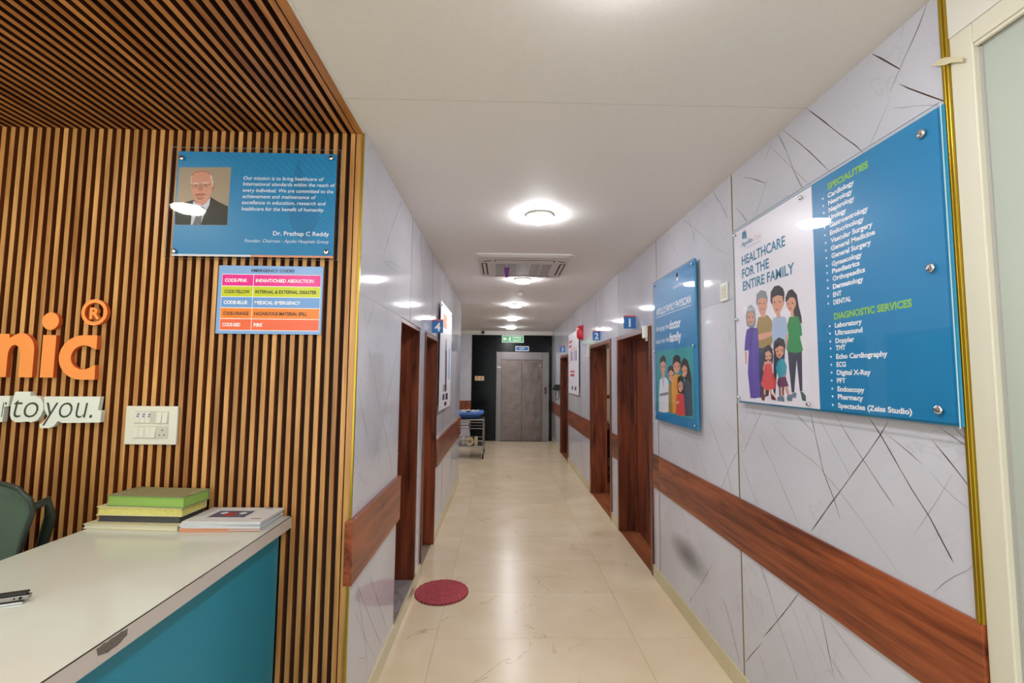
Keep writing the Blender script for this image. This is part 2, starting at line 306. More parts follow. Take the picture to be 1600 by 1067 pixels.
# a picture element facing -X (right wall) / +X (left wall) / -Y (slatted wall)
# ---- measured outlines and lettering positions (metres; vein paths, print on the boards)
VR = [
    (2, [(1.254, 2.709), (1.29, 2.653), (1.337, 2.601), (1.356, 2.577), (1.395, 2.527)]),
    (1.5, [(1.398, 2.506), (1.443, 2.445), (1.487, 2.393)]),
    (3, [(1.464, 2.71), (1.422, 2.66), (1.356, 2.577)]),
    (2.5, [(1.361, 2.532), (1.331, 2.498), (1.269, 2.435), (1.209, 2.375)]),
    (1, [(1.388, 2.469), (1.353, 2.448), (1.316, 2.431), (1.249, 2.394), (1.21, 2.365)]),
    (1, [(1.245, 2.578), (1.213, 2.552)]),
    (3, [(1.789, 2.707), (1.709, 2.615), (1.619, 2.507), (1.545, 2.424), (1.515, 2.383)]),
    (2, [(1.953, 2.708), (1.853, 2.599), (1.778, 2.514), (1.682, 2.395)]),
    (2, [(1.989, 2.709), (1.939, 2.611), (1.889, 2.49), (1.839, 2.393)]),
    (1.5, [(2.036, 2.708), (2.09, 2.644)]),
    (1, [(2.051, 2.684), (1.906, 2.514), (1.796, 2.39)]),
    (2, [(1.247, 2.289), (1.207, 2.252)]),
    (2, [(2.641, 2.709), (2.54, 2.587), (2.468, 2.481)]),
    (1.5, [(2.441, 2.711), (2.406, 2.677)]),
    (2, [(2.298, 2.645), (2.194, 2.587), (2.095, 2.523)]),
    (1.5, [(2.072, 2.546), (2.097, 2.524), (2.192, 2.398)]),
    (2, [(2.382, 2.516), (2.315, 2.449), (2.276, 2.4)]),
    (1.5, [(3.013, 2.707), (2.973, 2.616), (2.896, 2.472)]),
    (1, [(2.786, 2.705), (2.892, 2.563), (3.004, 2.419)]),
    (1, [(3.116, 2.707), (2.902, 2.566), (2.616, 2.355), (2.464, 2.275)]),
    (1, [(3.428, 2.707), (3.272, 2.549), (3.224, 2.477)]),
    (1, [(2.786, 2.705), (2.724, 2.641)]),
    (1.5, [(1.958, 2.411), (1.93, 2.394)]),
    (1, [(2.274, 1.457), (2.241, 1.4)]),
    (1.5, [(2.179, 1.458), (2.271, 1.347), (2.374, 1.215)]),
    (1.5, [(2.227, 1.327), (2.116, 1.208), (2.03, 1.101), (1.94, 0.986)]),
    (1.5, [(2.383, 1.167), (2.323, 1.078), (2.258, 0.986)]),
    (1.5, [(1.946, 1.457), (1.823, 1.383)]),
    (2, [(1.842, 1.465), (1.817, 1.375), (1.779, 1.24), (1.729, 1.153), (1.7, 1.088)]),
    (2.5, [(1.465, 1.469), (1.499, 1.421), (1.554, 1.354), (1.643, 1.25), (1.696, 1.188), (1.752, 1.125), (1.838, 1.022), (1.866, 0.99)]),
    (2.5, [(1.543, 1.468), (1.5, 1.419), (1.453, 1.352), (1.396, 1.271), (1.34, 1.203), (1.277, 1.102)]),
    (1.5, [(1.479, 1.425), (1.41, 1.387), (1.35, 1.349)]),
    (1.5, [(1.705, 1.469), (1.635, 1.384), (1.578, 1.323), (1.518, 1.258), (1.462, 1.201)]),
    (1, [(1.806, 1.464), (1.727, 1.364), (1.642, 1.254)]),
    (1, [(2.121, 1.397), (1.989, 1.318), (1.829, 1.27), (1.696, 1.188), (1.578, 1.098), (1.456, 0.995)]),
    (2, [(1.317, 1.425), (1.263, 1.369), (1.207, 1.303)]),
    (1.5, [(1.298, 1.468), (1.205, 1.416)]),
    (2, [(1.251, 1.47), (1.204, 1.425)]),
    (0.7, [(1.332, 1.335), (1.28, 1.287), (1.21, 1.252)]),
    (0.7, [(1.341, 0.992), (1.295, 1.048), (1.236, 1.097), (1.209, 1.138)]),
    (0.6, [(1.397, 1.132), (1.305, 1.27), (1.265, 1.341)]),
    (1.5, [(2.251, 0.71), (2.172, 0.614), (2.129, 0.539)]),
    (1, [(2.405, 0.64), (2.307, 0.515)]),
    (1.2, [(2.779, 1.352), (2.692, 1.269), (2.618, 1.176), (2.542, 1.094), (2.502, 0.99)]),
    (1, [(2.585, 1.38), (2.484, 1.33), (2.4, 1.273)]),
    (1.3, [(2.397, 1.252), (2.493, 1.147), (2.542, 1.086), (2.616, 0.982)]),
    (1.2, [(2.986, 1.218), (2.9, 1.129), (2.797, 0.982)]),
    (0.8, [(3.115, 1.167), (3.015, 1.057), (2.954, 0.999)]),
    (0.8, [(3.161, 1.192), (3.093, 0.983)]),
    (1.2, [(3.242, 1.222), (3.297, 1.148)]),
    (0.8, [(3.778, 1.11), (3.694, 0.998)]),
    (0.6, [(3.492, 1.134), (3.32, 1.027)]),
    (1.2, [(2.636, 0.398), (2.545, 0.273), (2.455, 0.124)]),
    (1, [(2.412, 0.611), (2.383, 0.477), (2.287, 0.379)]),
    (1.5, [(2.243, 0.715), (2.18, 0.628), (2.119, 0.522), (2.043, 0.432), (1.982, 0.344)]),
    (2.5, [(1.953, 0.715), (2.033, 0.617), (2.119, 0.516), (2.234, 0.385)]),
    (2, [(2.246, 0.353), (2.326, 0.265), (2.43, 0.142)]),
    (1.8, [(1.833, 0.709), (1.804, 0.623), (1.788, 0.56), (1.763, 0.483)]),
    (1, [(1.8, 0.698), (1.701, 0.653), (1.623, 0.615), (1.572, 0.599)]),
    (1.2, [(1.788, 0.56), (1.709, 0.517)]),
    (0.7, [(1.947, 0.683), (1.861, 0.592), (1.772, 0.49)]),
    (0.7, [(2.099, 0.707), (1.983, 0.606), (1.864, 0.419)]),
    (1.2, [(2.281, 0.297), (2.204, 0.204)]),
    (1, [(1.452, 0.711), (1.437, 0.689)]),
    (1.2, [(3.211, 0.688), (3.052, 0.477), (2.921, 0.326), (2.803, 0.158)]),
    (0.8, [(3.473, 0.573), (3.34, 0.447)]),
    (0.8, [(3.042, 0.684), (2.884, 0.55), (2.781, 0.356)]),
    (1, [(3.421, 0.655), (3.604, 0.466)]),
    (1.6, [(2.736, 0.536), (2.921, 0.326), (3.113, 0.126)]),
    (1.2, [(2.643, 0.388), (2.555, 0.275), (2.467, 0.12)]),
]
VL = [
    (1.5, [(2.173, 2.726), (2.099, 2.642)]),
    (1, [(2.091, 2.509), (2.173, 2.403), (2.275, 2.285)]),
    (0.8, [(2.217, 2.675), (2.339, 2.557), (2.516, 2.334), (2.63, 2.216)]),
    (1.2, [(2.837, 2.698), (2.515, 2.342), (2.372, 2.154)]),
    (0.8, [(2.438, 2.209), (2.593, 2.24), (2.85, 2.268)]),
    (1, [(2.07, 1.968), (2.174, 1.832)]),
    (1.2, [(2.335, 2.003), (2.25, 1.901), (2.166, 1.8)]),
    (0.8, [(2.48, 2.058), (2.585, 1.837)]),
    (0.8, [(2.447, 2.207), (2.641, 2.211), (2.846, 2.232)]),
    (1.3, [(2.071, 1.54), (2.248, 1.301)]),
    (1.1, [(2.199, 1.737), (2.329, 1.592), (2.459, 1.432), (2.62, 1.245), (2.789, 1.003)]),
    (1.1, [(2.817, 1.745), (2.688, 1.569), (2.522, 1.357), (2.377, 1.172)]),
    (0.6, [(2.064, 1.601), (2.191, 1.53)]),
    (0.8, [(2.627, 1.689), (2.702, 1.584)]),
    (0.8, [(2.093, 1.165), (2.275, 1.065)]),
    (0.7, [(2.384, 1.324), (2.521, 1.022)]),
    (1.2, [(2.364, 0.606), (2.54, 0.405), (2.77, 0.135)]),
    (1.2, [(2.147, 0.67), (2.388, 0.397), (2.635, 0.131)]),
    (1, [(2.215, 0.669), (2.167, 0.621), (2.13, 0.562)]),
    (1.2, [(2.165, 0.635), (2.225, 0.511), (2.318, 0.332), (2.382, 0.14)]),
    (0.8, [(2.13, 0.558), (2.326, 0.332), (2.512, 0.127)]),
    (1, [(2.217, 0.302), (2.284, 0.268), (2.337, 0.23)]),
]
TX = [
    ('g', 'SPECIALITIES', 1.653, 1.461, 2.307, 2.302),
    ('w', 'Cardiology', 1.654, 1.525, 2.276, 2.265),
    ('w', 'Neurology', 1.653, 1.534, 2.248, 2.239),
    ('w', 'Nephrology', 1.652, 1.526, 2.22, 2.212),
    ('w', 'Urology', 1.652, 1.567, 2.191, 2.188),
    ('w', 'Gastroentrology', 1.651, 1.47, 2.162, 2.157),
    ('w', 'Endocrinology', 1.651, 1.49, 2.133, 2.132),
    ('w', 'Vascular Surgery', 1.649, 1.455, 2.103, 2.105),
    ('w', 'General Medicine', 1.649, 1.447, 2.074, 2.08),
    ('w', 'General Surgery', 1.648, 1.465, 2.045, 2.053),
    ('w', 'Gynaecology', 1.648, 1.505, 2.015, 2.024),
    ('w', 'Paediatrics', 1.648, 1.517, 1.988, 1.998),
    ('w', 'Orthopaedics', 1.647, 1.495, 1.96, 1.974),
    ('w', 'Dermatology', 1.647, 1.504, 1.93, 1.946),
    ('w', 'ENT', 1.648, 1.606, 1.9, 1.899),
    ('w', 'DENTAL', 1.648, 1.562, 1.872, 1.871),
    ('g', 'DIAGNOSTIC SERVICES', 1.648, 1.327, 1.817, 1.816),
    ('w', 'Laboratory', 1.646, 1.519, 1.787, 1.787),
    ('w', 'Ultrasound', 1.646, 1.518, 1.759, 1.758),
    ('w', 'Doppler', 1.646, 1.556, 1.73, 1.729),
    ('w', 'TMT', 1.646, 1.598, 1.704, 1.703),
    ('w', 'Echo Cardiography', 1.646, 1.422, 1.673, 1.671),
    ('w', 'ECG', 1.646, 1.6, 1.644, 1.643),
    ('w', 'Digital X-Ray', 1.646, 1.492, 1.615, 1.616),
    ('w', 'PFT', 1.647, 1.605, 1.586, 1.587),
    ('w', 'Endoscopy', 1.646, 1.522, 1.556, 1.558),
    ('w', 'Pharmacy', 1.646, 1.529, 1.528, 1.529),
    ('w', 'Spectacles (Zeiss Studio)', 1.647, 1.346, 1.497, 1.5),
    ('b', 'HEALTHCARE', 2.28, 1.92, 2.172, 2.164),
    ('b', 'FOR THE', 2.279, 2.045, 2.105, 2.1),
    ('b', 'ENTIRE FAMILY', 2.276, 1.866, 2.04, 2.026),
    ('b', 'Apollo', 2.278, 2.175, 2.266, 2.263),
    ('p', 'Clinic', 2.17, 2.099, 2.264, 2.262),
]
FAM = [
    ('navy', [(2.152, 1.749), (2.059, 1.743), (2.061, 1.603), (2.08, 1.52), (2.156, 1.506), (2.169, 1.625)]),
    ('mustard', [(2.145, 1.889), (2.069, 1.89), (2.035, 1.86), (2.027, 1.787), (2.05, 1.737), (2.153, 1.743), (2.172, 1.821)]),
    ('skin', [(2.173, 1.805), (2.092, 1.811), (2.029, 1.81), (2.024, 1.795), (2.093, 1.782), (2.151, 1.778), (2.174, 1.786)]),
    ('skin', [(2.124, 1.908), (2.086, 1.908), (2.084, 1.884), (2.122, 1.884)]),
    ('greyhair', [(2.159, 1.957), (2.154, 2.001), (2.115, 2.014), (2.074, 2.0), (2.063, 1.968), (2.066, 1.943), (2.104, 1.932), (2.142, 1.938)]),
    ('skin', [(2.142, 1.971), (2.111, 1.977), (2.074, 1.965), (2.067, 1.927), (2.091, 1.896), (2.125, 1.898), (2.143, 1.927)]),
    ('greyhair', [(2.127, 1.927), (2.108, 1.928), (2.086, 1.921), (2.09, 1.916), (2.108, 1.922), (2.125, 1.922)]),
    ('navy', [(2.025, 1.776), (1.942, 1.77), (1.956, 1.643), (1.966, 1.525), (1.999, 1.524), (2.002, 1.674), (2.029, 1.523), (2.042, 1.542)]),
    ('paleblue', [(2.025, 1.869), (1.982, 1.874), (1.934, 1.862), (1.921, 1.817), (1.938, 1.73), (2.033, 1.741), (2.041, 1.819)]),
    ('skin', [(1.938, 1.789), (1.924, 1.788), (1.926, 1.725), (1.94, 1.725)]),
    ('black', [(2.042, 1.949), (2.038, 1.99), (2.009, 2.011), (1.975, 2.009), (1.946, 1.99), (1.936, 1.967), (1.943, 1.928), (1.988, 1.925), (2.031,
     1.932)]),
    ('skin', [(2.026, 1.962), (1.986, 1.967), (1.951, 1.957), (1.944, 1.918), (1.982, 1.879), (2.009, 1.889), (2.028, 1.926)]),
    ('skin', [(2.002, 1.891), (1.972, 1.887), (1.973, 1.864), (1.996, 1.863)]),
    ('black', [(1.932, 1.946), (1.912, 1.972), (1.884, 1.975), (1.855, 1.947), (1.844, 1.893), (1.831, 1.854), (1.828, 1.821), (1.847, 1.832), (1.887,
     1.871), (1.924, 1.905)]),
    ('navy', [(1.929, 1.725), (1.836, 1.719), (1.839, 1.627), (1.842, 1.549), (1.858, 1.549), (1.871, 1.679), (1.895, 1.543), (1.911, 1.542), (1.923,
     1.642)]),
    ('green', [(1.91, 1.859), (1.88, 1.862), (1.85, 1.854), (1.834, 1.817), (1.83, 1.775), (1.845, 1.771), (1.828, 1.714), (1.854, 1.707), (1.881,
     1.705), (1.911, 1.711), (1.936, 1.72), (1.92, 1.778), (1.925, 1.827)]),
    ('skin', [(1.922, 1.939), (1.89, 1.947), (1.865, 1.93), (1.861, 1.905), (1.886, 1.878), (1.912, 1.886), (1.928, 1.916)]),
    ('skin', [(1.898, 1.887), (1.88, 1.886), (1.878, 1.857), (1.897, 1.857)]),
    ('black', [(1.933, 1.934), (1.916, 1.963), (1.884, 1.969), (1.853, 1.933), (1.852, 1.909), (1.875, 1.938), (1.901, 1.943), (1.926, 1.925)]),
    ('greyblue', [(1.918, 1.532), (1.896, 1.543), (1.879, 1.54), (1.884, 1.52), (1.907, 1.52)]),
    ('greygreen', [(1.856, 1.549), (1.839, 1.545), (1.822, 1.532), (1.823, 1.509), (1.845, 1.512)]),
    ('greyhair', [(2.255, 1.909), (2.237, 1.952), (2.201, 1.958), (2.17, 1.931), (2.165, 1.875), (2.175, 1.846), (2.212, 1.842), (2.249, 1.86)]),
    ('skin', [(2.239, 1.916), (2.207, 1.925), (2.179, 1.908), (2.179, 1.883), (2.194, 1.861), (2.223, 1.858), (2.239, 1.884)]),
    ('violet', [(2.25, 1.84), (2.207, 1.849), (2.151, 1.836), (2.147, 1.765), (2.149, 1.624), (2.146, 1.512), (2.189, 1.503), (2.234, 1.503), (2.251,
     1.625), (2.238, 1.737), (2.277, 1.737), (2.267, 1.796)]),
    ('darkviolet', [(2.211, 1.847), (2.187, 1.843), (2.208, 1.747), (2.229, 1.753)]),
    ('skin', [(2.273, 1.733), (2.255, 1.732), (2.261, 1.67), (2.272, 1.671)]),
    ('black', [(2.112, 1.714), (2.103, 1.742), (2.067, 1.753), (2.038, 1.734), (2.033, 1.7), (2.04, 1.663), (2.063, 1.676), (2.103, 1.677)]),
    ('skin', [(2.097, 1.717), (2.069, 1.726), (2.047, 1.711), (2.048, 1.691), (2.072, 1.676), (2.095, 1.687)]),
    ('skin', [(2.103, 1.677), (2.05, 1.677), (2.044, 1.66), (2.043, 1.624), (2.053, 1.624), (2.111, 1.624), (2.119, 1.645)]),
    ('red', [(2.1, 1.664), (2.052, 1.667), (2.044, 1.629), (2.019, 1.588), (2.027, 1.555), (2.07, 1.546), (2.11, 1.548), (2.139, 1.571), (2.117,
     1.619)]),
    ('skin', [(2.117, 1.55), (2.101, 1.549), (2.104, 1.521), (2.119, 1.521)]),
    ('skin', [(2.073, 1.55), (2.057, 1.552), (2.05, 1.527), (2.064, 1.523)]),
    ('darkred', [(2.138, 1.523), (2.104, 1.525), (2.113, 1.496), (2.137, 1.497)]),
    ('darkred', [(2.064, 1.528), (2.044, 1.527), (2.023, 1.508), (2.029, 1.502), (2.058, 1.505)]),
    ('black', [(2.032, 1.726), (2.024, 1.764), (1.988, 1.78), (1.952, 1.768), (1.941, 1.74), (1.949, 1.716), (1.991, 1.713), (2.017, 1.71)]),
    ('skin', [(2.018, 1.73), (1.986, 1.743), (1.957, 1.736), (1.956, 1.707), (1.985, 1.686), (2.007, 1.696)]),
    ('teal', [(2.002, 1.674), (1.976, 1.685), (1.954, 1.682), (1.938, 1.652), (1.945, 1.609), (1.998, 1.599), (2.016, 1.644)]),
    ('skin', [(1.961, 1.613), (1.945, 1.613), (1.949, 1.594), (1.959, 1.592)]),
    ('maroon', [(2.001, 1.602), (1.948, 1.608), (1.94, 1.589), (1.929, 1.567), (1.964, 1.563), (2.0, 1.56), (2.011, 1.578)]),
    ('skin', [(1.991, 1.562), (1.973, 1.562), (1.972, 1.52), (1.989, 1.519)]),
    ('skin', [(1.959, 1.565), (1.938, 1.567), (1.925, 1.527), (1.94, 1.525)]),
    ('greyblue', [(2.011, 1.518), (1.985, 1.526), (1.963, 1.518), (1.964, 1.5), (2.017, 1.501)]),
    ('greyblue', [(1.945, 1.524), (1.924, 1.534), (1.903, 1.526), (1.91, 1.505), (1.943, 1.505)]),
    ('black', [(2.132, 1.953), (2.125, 1.957), (2.12, 1.951), (2.126, 1.947)]),
    ('black', [(2.098, 1.948), (2.091, 1.951), (2.086, 1.946), (2.092, 1.942)]),
    ('black', [(2.015, 1.94), (2.009, 1.943), (2.004, 1.938), (2.01, 1.934)]),
    ('black', [(1.978, 1.936), (1.972, 1.939), (1.967, 1.934), (1.973, 1.93)]),
    ('black', [(1.917, 1.917), (1.912, 1.92), (1.907, 1.915), (1.912, 1.912)]),
    ('black', [(1.889, 1.916), (1.884, 1.92), (1.879, 1.915), (1.884, 1.911)]),
    ('black', [(2.232, 1.9), (2.225, 1.905), (2.219, 1.899), (2.226, 1.895)]),
    ('black', [(2.199, 1.896), (2.192, 1.9), (2.186, 1.895), (2.193, 1.891)]),
    ('black', [(2.091, 1.7), (2.085, 1.704), (2.079, 1.699), (2.085, 1.695)]),
    ('black', [(2.063, 1.7), (2.058, 1.705), (2.052, 1.7), (2.058, 1.696)]),
    ('black', [(2.007, 1.719), (2.001, 1.723), (1.996, 1.719), (2.001, 1.715)]),
    ('black', [(1.975, 1.721), (1.969, 1.725), (1.964, 1.72), (1.97, 1.716)]),
    ('darkred', [(2.004, 1.906), (1.984, 1.904), (1.989, 1.9), (1.999, 1.901)]),
    ('darkred', [(1.908, 1.898), (1.89, 1.896), (1.895, 1.892), (1.904, 1.893)]),
    ('darkred', [(2.224, 1.877), (2.2, 1.875), (2.206, 1.87), (2.218, 1.872)]),
    ('darkred', [(2.084, 1.688), (2.062, 1.688), (2.068, 1.683), (2.079, 1.683)]),
    ('darkred', [(1.997, 1.703), (1.977, 1.703), (1.982, 1.698), (1.992, 1.698)]),
    ('clinicblue', [(2.267, 2.341), (2.23, 2.334), (2.227, 2.298), (2.243, 2.298), (2.246, 2.319), (2.251, 2.301), (2.269, 2.306)]),
    ('pink', [(2.258, 2.345), (2.244, 2.346), (2.238, 2.339), (2.249, 2.338)]),
]
PHY = [
    ('skin', [(3.476, 1.639), (3.421, 1.639), (3.415, 1.592), (3.486, 1.591)]),
    ('black', [(3.514, 1.681), (3.516, 1.743), (3.45, 1.769), (3.393, 1.748), (3.388, 1.692), (3.45, 1.679)]),
    ('skin', [(3.505, 1.705), (3.448, 1.723), (3.399, 1.705), (3.397, 1.658), (3.437, 1.628), (3.484, 1.632), (3.507, 1.667)]),
    ('white', [(3.527, 1.581), (3.454, 1.601), (3.384, 1.596), (3.341, 1.566), (3.343, 1.351), (3.449, 1.336), (3.557, 1.338), (3.547, 1.487)]),
    ('paleblue', [(3.473, 1.601), (3.43, 1.601), (3.449, 1.517), (3.471, 1.557)]),
    ('greyhair', [(3.539, 1.473), (3.351, 1.494), (3.348, 1.473), (3.532, 1.453)]),
    ('black', [(3.353, 1.625), (3.344, 1.671), (3.292, 1.689), (3.236, 1.669), (3.231, 1.624), (3.295, 1.612)]),
    ('skin', [(3.338, 1.631), (3.293, 1.653), (3.241, 1.637), (3.239, 1.605), (3.283, 1.567), (3.325, 1.579)]),
    ('mustard', [(3.342, 1.546), (3.279, 1.563), (3.227, 1.555), (3.23, 1.349), (3.35, 1.346)]),
    ('orange', [(3.278, 1.583), (3.207, 1.624), (3.118, 1.618), (3.089, 1.563), (3.104, 1.36), (3.271, 1.346), (3.279, 1.483)]),
    ('black', [(3.256, 1.682), (3.247, 1.74), (3.184, 1.76), (3.119, 1.744), (3.105, 1.703), (3.116, 1.655), (3.189, 1.662)]),
    ('skin', [(3.239, 1.688), (3.186, 1.712), (3.121, 1.695), (3.119, 1.661), (3.157, 1.63), (3.213, 1.634), (3.24, 1.66)]),
    ('black', [(3.104, 1.636), (3.095, 1.703), (3.047, 1.732), (2.99, 1.715), (2.957, 1.658), (2.932, 1.589), (2.934, 1.485), (2.976, 1.495), (3.003,
     1.565), (3.077, 1.612)]),
    ('skin', [(3.091, 1.66), (3.046, 1.684), (3.001, 1.665), (3.0, 1.629), (3.037, 1.602), (3.074, 1.609)]),
    ('slate', [(3.07, 1.557), (3.017, 1.586), (2.967, 1.571), (2.93, 1.508), (2.926, 1.355), (3.049, 1.347), (3.075, 1.455)]),
    ('black', [(3.177, 1.537), (3.165, 1.599), (3.112, 1.615), (3.062, 1.597), (3.053, 1.528), (3.073, 1.491), (3.163, 1.494)]),
    ('skin', [(3.163, 1.556), (3.117, 1.577), (3.073, 1.561), (3.071, 1.527), (3.114, 1.499), (3.155, 1.51)]),
    ('red', [(3.187, 1.477), (3.12, 1.494), (3.064, 1.484), (3.043, 1.35), (3.127, 1.341), (3.209, 1.342)]),
    ('skin', [(3.233, 1.428), (3.149, 1.442), (3.14, 1.425), (3.22, 1.408)]),
    ('black', [(3.485, 1.68), (3.474, 1.688), (3.463, 1.68), (3.474, 1.672)]),
    ('black', [(3.434, 1.679), (3.423, 1.687), (3.412, 1.679), (3.423, 1.671)]),
    ('black', [(3.323, 1.612), (3.313, 1.619), (3.303, 1.612), (3.313, 1.604)]),
    ('black', [(3.269, 1.614), (3.259, 1.622), (3.25, 1.614), (3.26, 1.607)]),
    ('black', [(3.218, 1.675), (3.208, 1.682), (3.199, 1.675), (3.209, 1.667)]),
    ('black', [(3.154, 1.676), (3.144, 1.683), (3.135, 1.676), (3.145, 1.669)]),
    ('black', [(3.075, 1.642), (3.066, 1.649), (3.058, 1.642), (3.067, 1.635)]),
    ('black', [(3.029, 1.644), (3.02, 1.651), (3.012, 1.644), (3.02, 1.637)]),
    ('black', [(3.147, 1.54), (3.137, 1.548), (3.129, 1.54), (3.138, 1.533)]),
    ('black', [(3.102, 1.542), (3.092, 1.55), (3.084, 1.543), (3.093, 1.535)]),
]
POR = [
    ('photobg', [(-1.455, 2.515), (-1.226, 2.52), (-1.229, 2.254), (-1.458, 2.252)]),
    ('suit', [(-1.462, 2.333), (-1.427, 2.354), (-1.383, 2.367), (-1.336, 2.327), (-1.308, 2.381), (-1.275, 2.361), (-1.23, 2.34), (-1.229, 2.255),
     (-1.457, 2.253)]),
    ('shirt', [(-1.384, 2.363), (-1.369, 2.351), (-1.342, 2.344), (-1.31, 2.377), (-1.313, 2.344), (-1.334, 2.3), (-1.346, 2.253), (-1.389, 2.254),
     (-1.387, 2.305)]),
    ('tie', [(-1.37, 2.329), (-1.344, 2.338), (-1.331, 2.33), (-1.34, 2.305), (-1.345, 2.254), (-1.381, 2.253), (-1.364, 2.31)]),
    ('shade', [(-1.39, 2.392), (-1.377, 2.359), (-1.35, 2.343), (-1.322, 2.36), (-1.307, 2.393), (-1.323, 2.382), (-1.376, 2.387)]),
    ('skin2', [(-1.37, 2.365), (-1.323, 2.371), (-1.32, 2.36), (-1.342, 2.341), (-1.369, 2.351)]),
    ('shade', [(-1.306, 2.445), (-1.297, 2.444), (-1.293, 2.432), (-1.296, 2.413), (-1.305, 2.404)]),
    ('shade', [(-1.402, 2.444), (-1.401, 2.474), (-1.391, 2.493), (-1.367, 2.503), (-1.341, 2.502), (-1.319, 2.493), (-1.305, 2.47), (-1.301, 2.443),
     (-1.306, 2.431), (-1.318, 2.47), (-1.387, 2.474), (-1.395, 2.444)]),
    ('whitehair', [(-1.319, 2.486), (-1.309, 2.476), (-1.301, 2.445), (-1.302, 2.429), (-1.307, 2.431), (-1.312, 2.459)]),
    ('whitehair', [(-1.401, 2.441), (-1.4, 2.474), (-1.395, 2.482), (-1.396, 2.463), (-1.397, 2.441)]),
    ('skin2', [(-1.398, 2.441), (-1.398, 2.468), (-1.385, 2.49), (-1.356, 2.497), (-1.327, 2.491), (-1.31, 2.465), (-1.306, 2.432), (-1.307, 2.396),
     (-1.322, 2.366), (-1.349, 2.35), (-1.376, 2.362), (-1.389, 2.392), (-1.396, 2.419)]),
    ('shade', [(-1.362, 2.436), (-1.35, 2.436), (-1.345, 2.414), (-1.351, 2.408), (-1.363, 2.41), (-1.366, 2.416)]),
    ('whitehair', [(-1.391, 2.442), (-1.369, 2.446), (-1.369, 2.441), (-1.39, 2.438)]),
    ('whitehair', [(-1.348, 2.447), (-1.322, 2.449), (-1.321, 2.445), (-1.347, 2.442)]),
    ('shade', [(-1.372, 2.388), (-1.338, 2.39), (-1.343, 2.383), (-1.355, 2.38), (-1.366, 2.382)]),
    ('lip', [(-1.381, 2.392), (-1.357, 2.397), (-1.33, 2.395), (-1.333, 2.39), (-1.357, 2.391), (-1.376, 2.387)]),
    ('lip', [(-1.375, 2.38), (-1.355, 2.374), (-1.336, 2.381), (-1.344, 2.372), (-1.358, 2.369), (-1.367, 2.373)]),
    ('eye', [(-1.385, 2.431), (-1.374, 2.434), (-1.37, 2.43), (-1.381, 2.428)]),
    ('eye', [(-1.342, 2.435), (-1.329, 2.437), (-1.326, 2.433), (-1.339, 2.431)]),
    ('glassframe', [(-1.391, 2.437), (-1.366, 2.437), (-1.365, 2.436), (-1.391, 2.435)]),
    ('glassframe', [(-1.39, 2.422), (-1.365, 2.423), (-1.365, 2.422), (-1.39, 2.421)]),
    ('glassframe', [(-1.391, 2.437), (-1.389, 2.437), (-1.389, 2.422), (-1.39, 2.422)]),
    ('glassframe', [(-1.367, 2.437), (-1.366, 2.437), (-1.365, 2.423), (-1.366, 2.423)]),
    ('glassframe', [(-1.351, 2.44), (-1.323, 2.44), (-1.323, 2.439), (-1.351, 2.438)]),
    ('glassframe', [(-1.35, 2.425), (-1.322, 2.426), (-1.322, 2.425), (-1.35, 2.424)]),
    ('glassframe', [(-1.351, 2.44), (-1.35, 2.44), (-1.349, 2.425), (-1.35, 2.425)]),
    ('glassframe', [(-1.324, 2.44), (-1.323, 2.44), (-1.322, 2.426), (-1.323, 2.426)]),
    ('glassframe', [(-1.365, 2.435), (-1.351, 2.436), (-1.351, 2.435), (-1.365, 2.433)]),
    ('glassframe', [(-1.322, 2.438), (-1.305, 2.442), (-1.305, 2.44), (-1.322, 2.436)]),
    ('glassframe', [(-1.405, 2.434), (-1.391, 2.434), (-1.391, 2.433), (-1.405, 2.433)]),
]
TAGS = [
    [(-2.091, 1.511), (-2.027, 1.512), (-2.027, 1.494), (-2.004, 1.494), (-1.982, 1.483), (-1.97, 1.462), (-1.967, 1.437), (-1.975, 1.412), (-1.99,
     1.39), (-2.012, 1.381), (-2.034, 1.385), (-2.061, 1.381), (-2.081, 1.382), (-2.098, 1.393), (-2.105, 1.411), (-2.105, 1.443), (-2.097, 1.486)],
    [(-1.968, 1.492), (-1.731, 1.493), (-1.737, 1.435), (-1.721, 1.433), (-1.724, 1.383), (-1.884, 1.38), (-1.901, 1.389), (-1.918, 1.365), (-1.94,
     1.357), (-1.975, 1.358), (-1.978, 1.373), (-1.962, 1.383), (-1.947, 1.408), (-1.963, 1.437)],
    [(-2.198, 1.492), (-2.112, 1.493), (-2.115, 1.449), (-2.132, 1.446), (-2.133, 1.414), (-2.135, 1.382), (-2.188, 1.382)],
]
# ================================================================= THE SETTING
# ---- floor: 1.22 x 0.595 m polished tiles, each a piece
fl = struct('floor', MB().box(-3.4, XR+0.02, -3.0, YE+0.1, -0.06, -0.004), 'tile_grout')
tile_me = {}
def tile(x0, x1, y0, y1, n):
    k = (round(x1-x0, 3), round(y1-y0, 3), n)
    if k not in tile_me:
        g = 0.0009; o = build('tile', MB().box(g, x1-x0-g, g, y1-y0-g, -0.006, 0), 'floor_marble', fl, (x0, y0, 0), world=False); tile_me[k] = o.data
    else: build('tile', None, None, fl, (x0, y0, 0), mesh=tile_me[k])
y = 2.93-0.595*10
rows = []
while y < YE:
    for (a, b) in ((-2.82, -1.605), (-1.605, -0.387), (-0.387, 0.83), (0.83, 2.05)):
        y1 = min(y+0.595, YE)
        a2, b2 = max(a, -3.0), min(b, XR)
        if y >= 7.05-0.6: pass
        elif y > YS-0.3: a2 = max(a2, -0.66)
        if b2-a2 > 0.05 and y > -2.9: tile(a2, b2, y, y1, 0)
    y += 0.595
